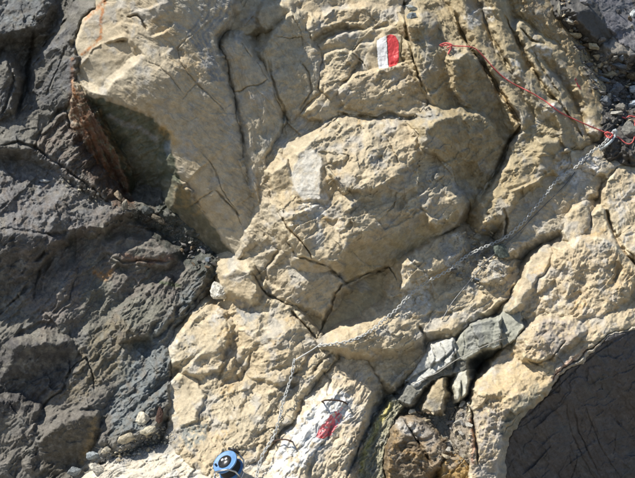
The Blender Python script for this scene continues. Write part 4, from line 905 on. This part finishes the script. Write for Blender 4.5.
ANCH = [(u, v, n) for u, v, n in [(593,47,'cream stone'),(619,66,'blue grey slab stone'),(610,74,'pale angular stone'),(634,97,'pale blue edge stones'),(617,88,'cube shaped stone'),(605,101,'dark blue angular stone'),
  (620,108,'rounded grey brown stone'),(629,131,'stone with red cord'),(575,35,'flat pale stone'),(598,32,'dark scree boulder'),(622,46,'light grey boulder'),(560,10,'upright narrow stone'),(604,14,'long sloping slab'),
  (633,13,'bright white stone'),(143,419,'pale standing stone'),(127,438,'tan flat slab stone'),(106,450,'small cream stone'),(92,456,'blue grey round stone'),(160,416,'dark red brown flake'),(172,440,'buttress foot'),
  (502,251,'dark green grey stone'),(477,236,'crevice gully'),(480,290,'crumbling shelf'),(455,270,'chain on the shelf'),(410,430,'diagonal bottom crack'),(437,396,'pointed tan stone'),(462,430,'thin upright flake'),(450,458,'ochre block'),
  (118,197,'brown knob stone'),(146,210,'recessed dark stone'),(205,262,'overhang tip'),(60,182,'left wall ledge'),(100,200,'rusty overhang foot'),(400,114,'boulder seam'),(434,112,'right seam end')]]
seen = {}
def nearest(u, v):
    a = min(ANCH, key=lambda a: (a[0]-u)**2+(a[1]-v)**2); dx, dy = u-a[0], v-a[1]
    h = 'right' if dx > 0 else 'left'; w = 'below' if dy > 0 else 'above'
    if abs(dx) > 2.2*abs(dy): d = h+' of'
    elif abs(dy) > 2.2*abs(dx): d = w
    else: d = w+' and '+h+' of'
    r = math.hypot(dx, dy); return ('just ' if r < 7 else 'well ' if r > 18 else '')+d+' the '+a[2]
def scatter(poly, n, pal, kind, group, smin, smax, name='stone', gap=.8):
    us = [p[0] for p in poly]; vs = [p[1] for p in poly]; pts = []; tries = 0
    while len(pts) < n and tries < n*60:
        tries += 1; u = R.uniform(min(us), max(us)); v = R.uniform(min(vs), max(vs)); s = smin*(smax/smin)**(R.random()**1.6)
        if float(sdf(np.array([u]), np.array([v]), poly)[0]) < 0: continue
        if any((u-a)**2+(v-b)**2 < (4.2*gap*(s+q))**2*.5 for a, b, q in pts): continue
        pts.append((u, v, s)); k = R.randrange(len(LIB)); c = R.choice(pal); t = (s/smin-1)/(smax/smin-1)
        shape = ['chunky','flat','round','flat'][k % 4]; size = 'tiny' if t < .15 else 'small' if t < .5 else 'large'
        near = nearest(u, v); lab = '%s %s %s %s %s' % (size, shape, c, kind, near)
        if lab in seen: lab = '%s %s %s %s, one of several %s' % (size, shape, c, kind, near)
        seen[lab] = 1
        o = place(LIB[k], u, v, R.uniform(-.5, 1.2)*s, (R.uniform(-.5,.5), R.uniform(-.6,.6)+.25, R.uniform(0,6.28)), lab, 'pebble' if kind == 'pebble' else 'stone', group, s, 1.5, name)
        o.material_slots[0].link = 'OBJECT'; o.material_slots[0].material = SM_[c]
GP = ['dark grey','dark grey','grey','grey','blue grey','brown','pale grey','tan']; TP = ['tan','cream','pale grey','grey','tan']
scatter([(562,14),(572,22),(588,40),(598,50),(640,62),(650,70),(650,128),(616,130),(606,118),(600,98),(588,76),(576,52)], 125, GP, 'scree stone', 'loose stones of the scree slope', .5, 1.7)
scatter([(548,-4),(572,0),(578,30),(570,24),(560,14)], 14, GP, 'stone', 'stones in the chute at the top', .4, 1.1)
scatter([(622,-4),(642,-4),(642,34),(630,28),(616,10)], 9, GP, 'stone', 'stones above the sloping slab', .5, 1.3)
scatter([(118,450),(140,436),(162,428),(176,436),(168,444),(146,452),(124,460),(104,462),(92,468)], 60, TP, 'pebble', 'pebbles at lower left', .3, .8, 'pebble')
scatter([(462,228),(494,228),(496,244),(478,252),(466,246)], 14, TP, 'stone', 'stones in the gully', .35, .8)
scatter([(448,252),(496,258),(506,282),(486,300),(466,288),(448,270)], 24, TP+['blue grey'], 'stone', 'broken stones on the shelf', .4, 1.1)
scatter([(404,406),(440,410),(470,400),(470,460),(440,462),(446,446),(430,426)], 36, TP+['brown'], 'stone', 'rubble stones at the bottom', .4, 1.2)
scatter([(170,236),(200,236),(222,262),(206,276),(186,262)], 22, GP, 'stone', 'dark stones under the big boulder', .5, 1.2)
scatter([(52,176),(90,186),(106,200),(96,204),(62,196)], 16, ['cream','pale grey'], 'stone chip', 'chips on the left wall ledge', .25, .55)
scatter([(396,104),(424,106),(450,116),(400,120),(368,119)], 9, GP, 'stone', 'tiny stones in the seam', .25, .55)
# gravel between the stones: uncountable, one mesh each
def gravel(poly, n, mat, s0, s1):
    us = [p[0] for p in poly]; vs = [p[1] for p in poly]; V_=[]; F_=[]
    base = [Vector(p) for p in ((1,0,0),(-1,0,0),(0,1,0),(0,-1,0),(0,0,1),(0,0,-1))]; fc = [(0,2,4),(2,1,4),(1,3,4),(3,0,4),(2,0,5),(1,2,5),(3,1,5),(0,3,5)]
    k = 0
    while k < n:
        u = R.uniform(min(us), max(us)); v = R.uniform(min(vs), max(vs))
        if float(sdf(np.array([u]), np.array([v]), poly)[0]) < 0: continue
        k += 1; c = at(u, v, hgt(u, v)+.2); s = R.uniform(s0, s1)/100; e = Matrix.Rotation(R.uniform(0,6.28), 3, 'Y') @ Matrix.Rotation(R.uniform(0,6.28), 3, 'X')
        b = len(V_); sc = (R.uniform(.6,1.4), R.uniform(.5,1), R.uniform(.4,.9))
        for p in base: q = e @ Vector((p.x*sc[0], p.y*sc[1], p.z*sc[2])); V_.append(c + q*s*R.uniform(.8,1.2))
        F_ += [tuple(b+i for i in f) for f in fc]
    o = lin('gravel', V_, F_, mat); o['kind'] = 'stuff'; return o
g1 = gravel([(562,14),(598,50),(650,60),(650,128),(616,130),(604,116),(600,98),(584,70)], 1500, one_mat('grey_gravel', (.15,.145,.14)), .5, 1.5); g1['label'] = 'fine dark gravel between the scree stones'
g2 = gravel([(100,462),(118,448),(140,434),(164,426),(178,436),(168,446),(146,454),(124,464)], 1700, one_mat('pale_gravel', (.36,.35,.33)), .4, 1.1); g2['label'] = 'fine pale gravel at lower left'
g3 = gravel([(404,406),(440,410),(470,400),(474,470),(440,462),(430,426)], 700, one_mat('brown_gravel', (.26,.23,.18)), .4, 1.2); g3['label'] = 'brown grit between blocks at the bottom'
g4 = gravel([(462,226),(512,232),(506,290),(446,292),(440,262)], 700, one_mat('shelf_gravel', (.33,.29,.22)), .4, 1.1); g4['label'] = 'grit on the crumbling shelf'
g5 = gravel([(40,170),(80,180),(112,202),(160,214),(210,250),(200,262),(160,226),(100,206)], 700, one_mat('dark_gravel', (.20,.195,.18)), .4, 1.1); g5['label'] = 'grit along the foot of the overhang'

# ------------------------------------------------------------------ ropes, chains, rungs
M_ZINC = simple('galvanised_steel', (.50,.51,.50), .6, .3, .2, .5, 80); M_ROPE = simple('red_cord', (.56,.12,.115), .75, 0, .2, .3, 200)
M_IRON = simple('rusty_iron', (.10,.065,.05), .7, .4, .35, .4, 90); M_WIRE = simple('dark_steel_wire', (.16,.165,.17), .45, .8, .2, .5, 90)
M_GREYROPE = simple('grey_sling', (.40,.45,.48), .8, 0, .2, .3, 200)
def resample(pts, step, lift, rad=1.5):
    P = []; 
    for (a, b) in zip(pts[:-1], pts[1:]):
        n = max(1, int(math.dist(a[:2], b[:2])/step))
        for i in range(n): t = i/n; P.append([a[0]+(b[0]-a[0])*t, a[1]+(b[1]-a[1])*t])
    P.append(list(pts[-1][:2]))
    H = [hgt(u, v, rad=rad)+lift for u, v in P]
    # a taut line: bridge the hollows (upper hull inside a sliding window), then smooth
    n = len(H); W = max(3, int(22/step)); G = H[:]
    for i in range(n):
        for a in range(max(0, i-W), i):
            for b in (min(n-1, i+(i-a)),):
                if b > i: G[i] = max(G[i], H[a]+(H[b]-H[a])*(i-a)/(b-a))
    for _ in range(3): G = [max(H[i]-.2, (G[max(0,i-1)]+G[i]+G[min(n-1,i+1)])/3) for i in range(n)]
    return [at(u, v, h) for (u, v), h in zip(P, G)]
def spline(pts, k=6):
    out = []; n = len(pts)
    for i in range(n-1):
        p0, p1, p2, p3 = [Vector((*pts[max(0, min(n-1, j))][:2], 0)) for j in (i-1, i, i+1, i+2)]
        for s in range(k):
            t = s/k; q = .5*((2*p1)+(p2-p0)*t+(2*p0-5*p1+4*p2-p3)*t*t+(-p0+3*p1-3*p2+p3)*t**3); out.append((q.x, q.y))
    out.append(pts[-1][:2]); return out
def tube(name, P, r, mat, par=None, sides=8, closed=False, twist=0, lobes=0):
    V_=[]; F_=[]; n = len(P); up = Vector((.2,-1,.1)); arc = 0
    for i, p in enumerate(P):
        t = (P[(i+1) % n if closed else min(i+1, n-1)]-P[i-1 if (closed or i) else 0]).normalized()
        x = t.cross(up); x = x.normalized() if x.length > 1e-6 else Vector((1,0,0)); y = t.cross(x)
        if i: arc += (P[i]-P[i-1]).length
        for s in range(sides):
            a = 2*math.pi*s/sides; rr = r*(1+(.28*math.cos(lobes*(a-arc*twist)) if lobes else 0)); V_.append(p+x*rr*math.cos(a)+y*rr*math.sin(a))
    m = n if closed else n-1
    for i in range(m):
        for s in range(sides):
            F_.append((i*sides+s, i*sides+(s+1)%sides, ((i+1)%n)*sides+(s+1)%sides, ((i+1)%n)*sides+s))
    if not closed: F_.append(tuple(range(sides))[::-1]); F_.append(tuple((n-1)*sides+s for s in range(sides)))
    me = bpy.data.meshes.new(name); me.from_pydata([tuple(v) for v in V_], [], F_)
    me.polygons.foreach_set('use_smooth', [True]*len(F_)); me.materials.append(mat)
    o = bpy.data.objects.new(name, me); COL.objects.link(o)
    if par: o.parent = par; o.matrix_parent_inverse = Matrix.Translation(-par.location)
    return o
def empty(name, loc, label, cat, group=None):
    o = bpy.data.objects.new(name, None); o.empty_display_size = .1; COL.objects.link(o); o.location = loc; o['label'] = label; o['category'] = cat
    if group: o['group'] = group
    return o
def link_mesh():
    L, W, r = .0215, .0120, .0043; P = []
    for i in range(14):
        a = 2*math.pi*i/14; P.append(Vector((W*math.cos(a), 0, W*math.sin(a)+(L-W)*(1 if math.sin(a) > 0 else -1))))
    o = tube('link', P, r, M_ZINC, sides=6, closed=True); me = o.data; bpy.data.objects.remove(o); return me
LINK = link_mesh()
def chain(pts, label, lift=1.3, pitch=.0325):
    P = resample(spline(pts), 1.0, lift, 2.6); root = empty('chain', P[-1], label, 'chain')
    acc = 0; want = 0; k = 0
    for i in range(len(P)-1):
        d = (P[i+1]-P[i]).length
        while want <= acc+d:
            p = P[i].lerp(P[i+1], (want-acc)/d); a = P[max(0,i-2)]; b = P[min(len(P)-1,i+3)]; z = (b-a).normalized()
            q = z.to_track_quat('Z', 'Y').to_matrix() @ Matrix.Rotation(math.radians((90 if k%2 else 0)+25+R.uniform(-12,12)), 3, 'Z')
            o = bpy.data.objects.new('link', LINK); COL.objects.link(o); o.parent = root
            o.matrix_local = Matrix.Translation(p-root.location) @ q.to_4x4(); want += pitch; k += 1
        acc += d
    return root
chain([(612,134),(603,144),(590,153),(576,167),(558,179),(546,194),(534,209),(520,225),(506,237),(494,243),(480,249),(465,257),(452,268),(440,275),(428,281),(417,289),(406,299),(397,309),(385,319),(372,330),(360,337),(346,342),(333,344),(318,346)],
      'long silver chain running down across the right and centre of the face')
chain([(294,361),(292,374),(287,390),(283,403),(279,420),(273,438),(263,454),(258,470),(256,482)], 'short silver chain hanging down the lower left rock mass')
def rope(name, pts, r, mat, label, cat, lift=.6, tw=0, lobes=0, step=1.2):
    P = resample(spline(pts), step, lift); o = tube(name, P, r, mat, None, 8, False, tw, lobes); o['label'] = label; o['category'] = cat; return o
rope('wire', [(575,172),(566,184),(551,199),(536,214),(520,231),(504,246),(486,262),(474,276),(464,288),(452,303),(442,320)], .0045, M_WIRE, 'thin dark steel wire running parallel below the upper chain', 'wire', .8)
rope('wire', [(506,338),(494,342),(476,350),(468,354),(458,359),(447,366),(437,373),(424,378),(412,384)], .0034, simple('dusty_wire', (.36,.35,.32), .8, 0, .3, .2, 120), 'thin bright wire across the grey green block at lower centre', 'wire', .8)
rope('wire', [(322,343),(312,350),(302,356),(294,361)], .006, M_ZINC, 'short grey wire joining the two chains', 'wire', .8)
cr = empty('cord', at(610,134, hgt(610,134)), 'red cord tied across the ribbed rock from the upper centre to the right edge', 'cord')
def cord(name, pts, r=.0058, lift=.35): return tube(name, resample(spline(pts), 1.2, lift), r, M_ROPE, cr, 8, False, 160, 3)
cord('rope', [(441,46),(448,45),(456,46),(468,46.5),(476,49),(484,57),(492,66),(502,76),(514,84),(530,92),(545,101),(560,112),(576,120),(592,127),(607,133)])
cord('rope_end', [(452,46),(450,50),(448,54)], .007); cord('rope_end', [(440,45),(446,43),(452,45),(447,48)], .007)
cord('rope', [(612,137),(618,137),(624,142),(629,144),(633,141),(635,132),(635,120),(640,116)]); cord('rope', [(622,117),(626,118),(630,116),(636,117),(642,114)], .0075, .8)
# the knot: interlocking loops
kc = at(609, 135, hgt(609,135,rad=3)+2.5)
for i, (rx, rz, ph, tilt) in enumerate([(.045,.022,.4,.3),(.03,.040,-.5,-.5),(.038,.030,.9,.9),(.026,.050,.1,-.9)]):
    M = Matrix.Rotation(ph, 3, 'Y') @ Matrix.Rotation(tilt, 3, 'X')
    tube('knot', [kc + M @ Vector((rx*math.cos(a*.3927), .012*math.sin(a*.785), rz*math.sin(a*.3927))) for a in range(16)], .0072, M_ROPE, cr, 8, True)
tube('rope_end', [kc+Vector((0,-.01,0)), kc+Vector((-.02,-.02,-.03)), kc+Vector((-.035,-.01,-.06)), kc+Vector((-.03,0,-.075))], .006, M_ROPE, cr)
sg = tube('sling', resample(spline([(607,140),(611,135),(615,130),(616,134),(612,140),(607,145),(600,150)]), 1.2, 1.4), .013, M_GREYROPE, None, 10, False, 140, 3)
sg['label'] = 'grey sling looped through the red knot at the top of the chain'; sg['category'] = 'sling'
def rung(u0, v0, u1, v1, label):
    a = at(u0, v0, hgt(u0, v0)-1); b = at(u1, v1, hgt(u1, v1)-1); out = Vector((-.02,-.10,.03)); m = (a+b)/2
    root = empty('iron_rung', m, label, 'rung', 'iron rungs in the white rib')
    A = a+out; Bq = b+out; mid = (A+Bq)/2+Vector((0,-.01,.02))
    P = [A, A.lerp(mid,.25)+Vector((0,0,.008)), A.lerp(mid,.6)+Vector((0,0,.006)), mid, Bq.lerp(mid,.6)+Vector((0,0,.006)), Bq.lerp(mid,.25)+Vector((0,0,.006)), Bq]
    tube('bar', P, .0072, M_IRON, root, 10)
    tube('leg', [A+Vector((0,0,.002)), A.lerp(a,.5), a+(a-A)*.3], .0068, M_IRON, root, 8); tube('leg', [Bq+Vector((0,0,.002)), Bq.lerp(b,.5), b+(b-Bq)*.3], .0068, M_IRON, root, 8)
rung(324, 403, 347, 404, 'curved rusty iron rung fixed just above the red paint smear')
rung(276, 443, 293, 442, 'small rusty iron rung fixed beside the lower chain')

# ------------------------------------------------------------------ the blue cable reel
M_BLUE = simple('blue_plastic', (.08,.21,.44), .45, 0, .22, .5, 30); M_BLACK = simple('black_rubber', (.018,.018,.02), .5, 0, .2, .4, 60)
M_STEEL = simple('steel_tube', (.42,.43,.44), .32, .9, .1, .5, 40); M_SOCK = simple('grey_plastic', (.55,.55,.56), .5, 0, .05, .5, 40); M_BK2 = simple('black_plastic', (.02,.02,.022), .35, 0, .1, .5, 40)
hb = hgt(228, 470, rad=6)
rc = at(225, 462, hb+14)
root = empty('cable_reel', rc, 'blue cable reel with black cable and steel frame standing on the bottom ledge', 'cable reel')
N = Vector((-.42, -.56, .72)).normalized(); X = Vector((.86, 0, .50)); X = (X - X.dot(N)*N).normalized(); Y = N.cross(X)
M3 = Matrix((X, Y, N)).transposed()
def lathe(name, prof, mat, n=48, z0=0):
    V_=[]; F_=[]
    for (r, z) in prof:
        for i in range(n): a = 2*math.pi*i/n; V_.append(tuple(M3 @ Vector((r*math.cos(a), r*math.sin(a), z+z0))))
    for j in range(len(prof)-1):
        for i in range(n): F_.append((j*n+i, j*n+(i+1)%n, (j+1)*n+(i+1)%n, (j+1)*n+i))
    F_.append(tuple(range(n))[::-1]); F_.append(tuple((len(prof)-1)*n+i for i in range(n)))
    me = bpy.data.meshes.new(name); me.from_pydata(V_, [], F_); me.materials.append(mat); me.polygons.foreach_set('use_smooth', [len(f) == 4 for f in F_])
    o = bpy.data.objects.new(name, me); COL.objects.link(o); o.parent = root
    bm = bmesh.new(); bm.from_mesh(me); bmesh.ops.recalc_face_normals(bm, faces=bm.faces); bm.to_mesh(me); bm.free(); return o
def boxo(name, c, s, mat, par=root, bev=.002):
    bm = bmesh.new(); bmesh.ops.create_cube(bm, size=1)
    for v in bm.verts: v.co = M3 @ Vector((c[0]+v.co.x*s[0], c[1]+v.co.y*s[1], c[2]+v.co.z*s[2]))
    bmesh.ops.bevel(bm, geom=list(bm.edges), offset=bev, segments=2, affect='EDGES')
    me = bpy.data.meshes.new(name); bm.to_mesh(me); bm.free(); me.materials.append(mat); o = bpy.data.objects.new(name, me); COL.objects.link(o); o.parent = par; return o
root.scale = (.9,.9,.9)
Rr = .125
lathe('flange', [(.02,-.012),(Rr-.006,-.012),(Rr,-.008),(Rr,.004),(Rr-.005,.008),(Rr-.014,.006),(.060,.002),(.02,.002)], M_BLUE)
lathe('flange', [(.02,-.008),(Rr-.004,-.008),(Rr+.002,-.002),(Rr-.002,.008),(.02,.008)], M_BLUE, z0=-.125)
pr = [(.05,-.118)]
for i in range(9):
    z = -.114+i*.0115; pr += [(.100,z),(.1055,z+.003),(.1070,z+.0055),(.1055,z+.008),(.100,z+.0105)]
pr.append((.05,-.012)); lathe('cable_winding', pr, M_BLACK)
hub = lathe('socket_panel', [(.01,.002),(.070,.002),(.067,.012),(.01,.014)], M_BK2)
for (x, y) in ((.022,.014),(-.014,.026),(.012,-.024)):
    s = boxo('socket', (x, y, .017), (.026,.026,.008), M_SOCK, hub, .003); boxo('socket_hole', (x+.004, y, .0215), (.005,.005,.003), M_BK2, hub, .0008); boxo('socket_hole', (x-.004, y, .0215), (.005,.005,.003), M_BK2, hub, .0008)
boxo('winding_knob', (-.088, .012, .020), (.020,.020,.026), M_BK2, root, .005); boxo('slot', (-.04, -.03, .010), (.05,.008,.010), M_BK2, root, .002)
def loc(x, y, z): return rc + M3 @ Vector((x, y, z))
tube('frame', [loc(-.12,-.07,.02), loc(-.135,-.11,.0), loc(-.12,-.15,-.06), loc(-.08,-.17,-.12), loc(0,-.17,-.14), loc(.06,-.15,-.14), loc(.10,-.10,-.14), loc(.08,-.02,-.14)], .008, M_STEEL, root, 10)
tube('frame', [loc(-.12,-.07,.02), loc(-.05,-.10,.025), loc(.02,-.135,.02), loc(.06,-.15,-.03), loc(.06,-.15,-.14)], .008, M_STEEL, root, 10)
tube('frame', [loc(.10,.10,.01), loc(.135,.06,-.03), loc(.15,.0,-.10), loc(.12,-.06,-.14)], .008, M_STEEL, root, 10)
tube('handle', [loc(.075,.115,.02), loc(.115,.085,.005), loc(.145,.04,-.035)], .014, M_BK2, root, 10)
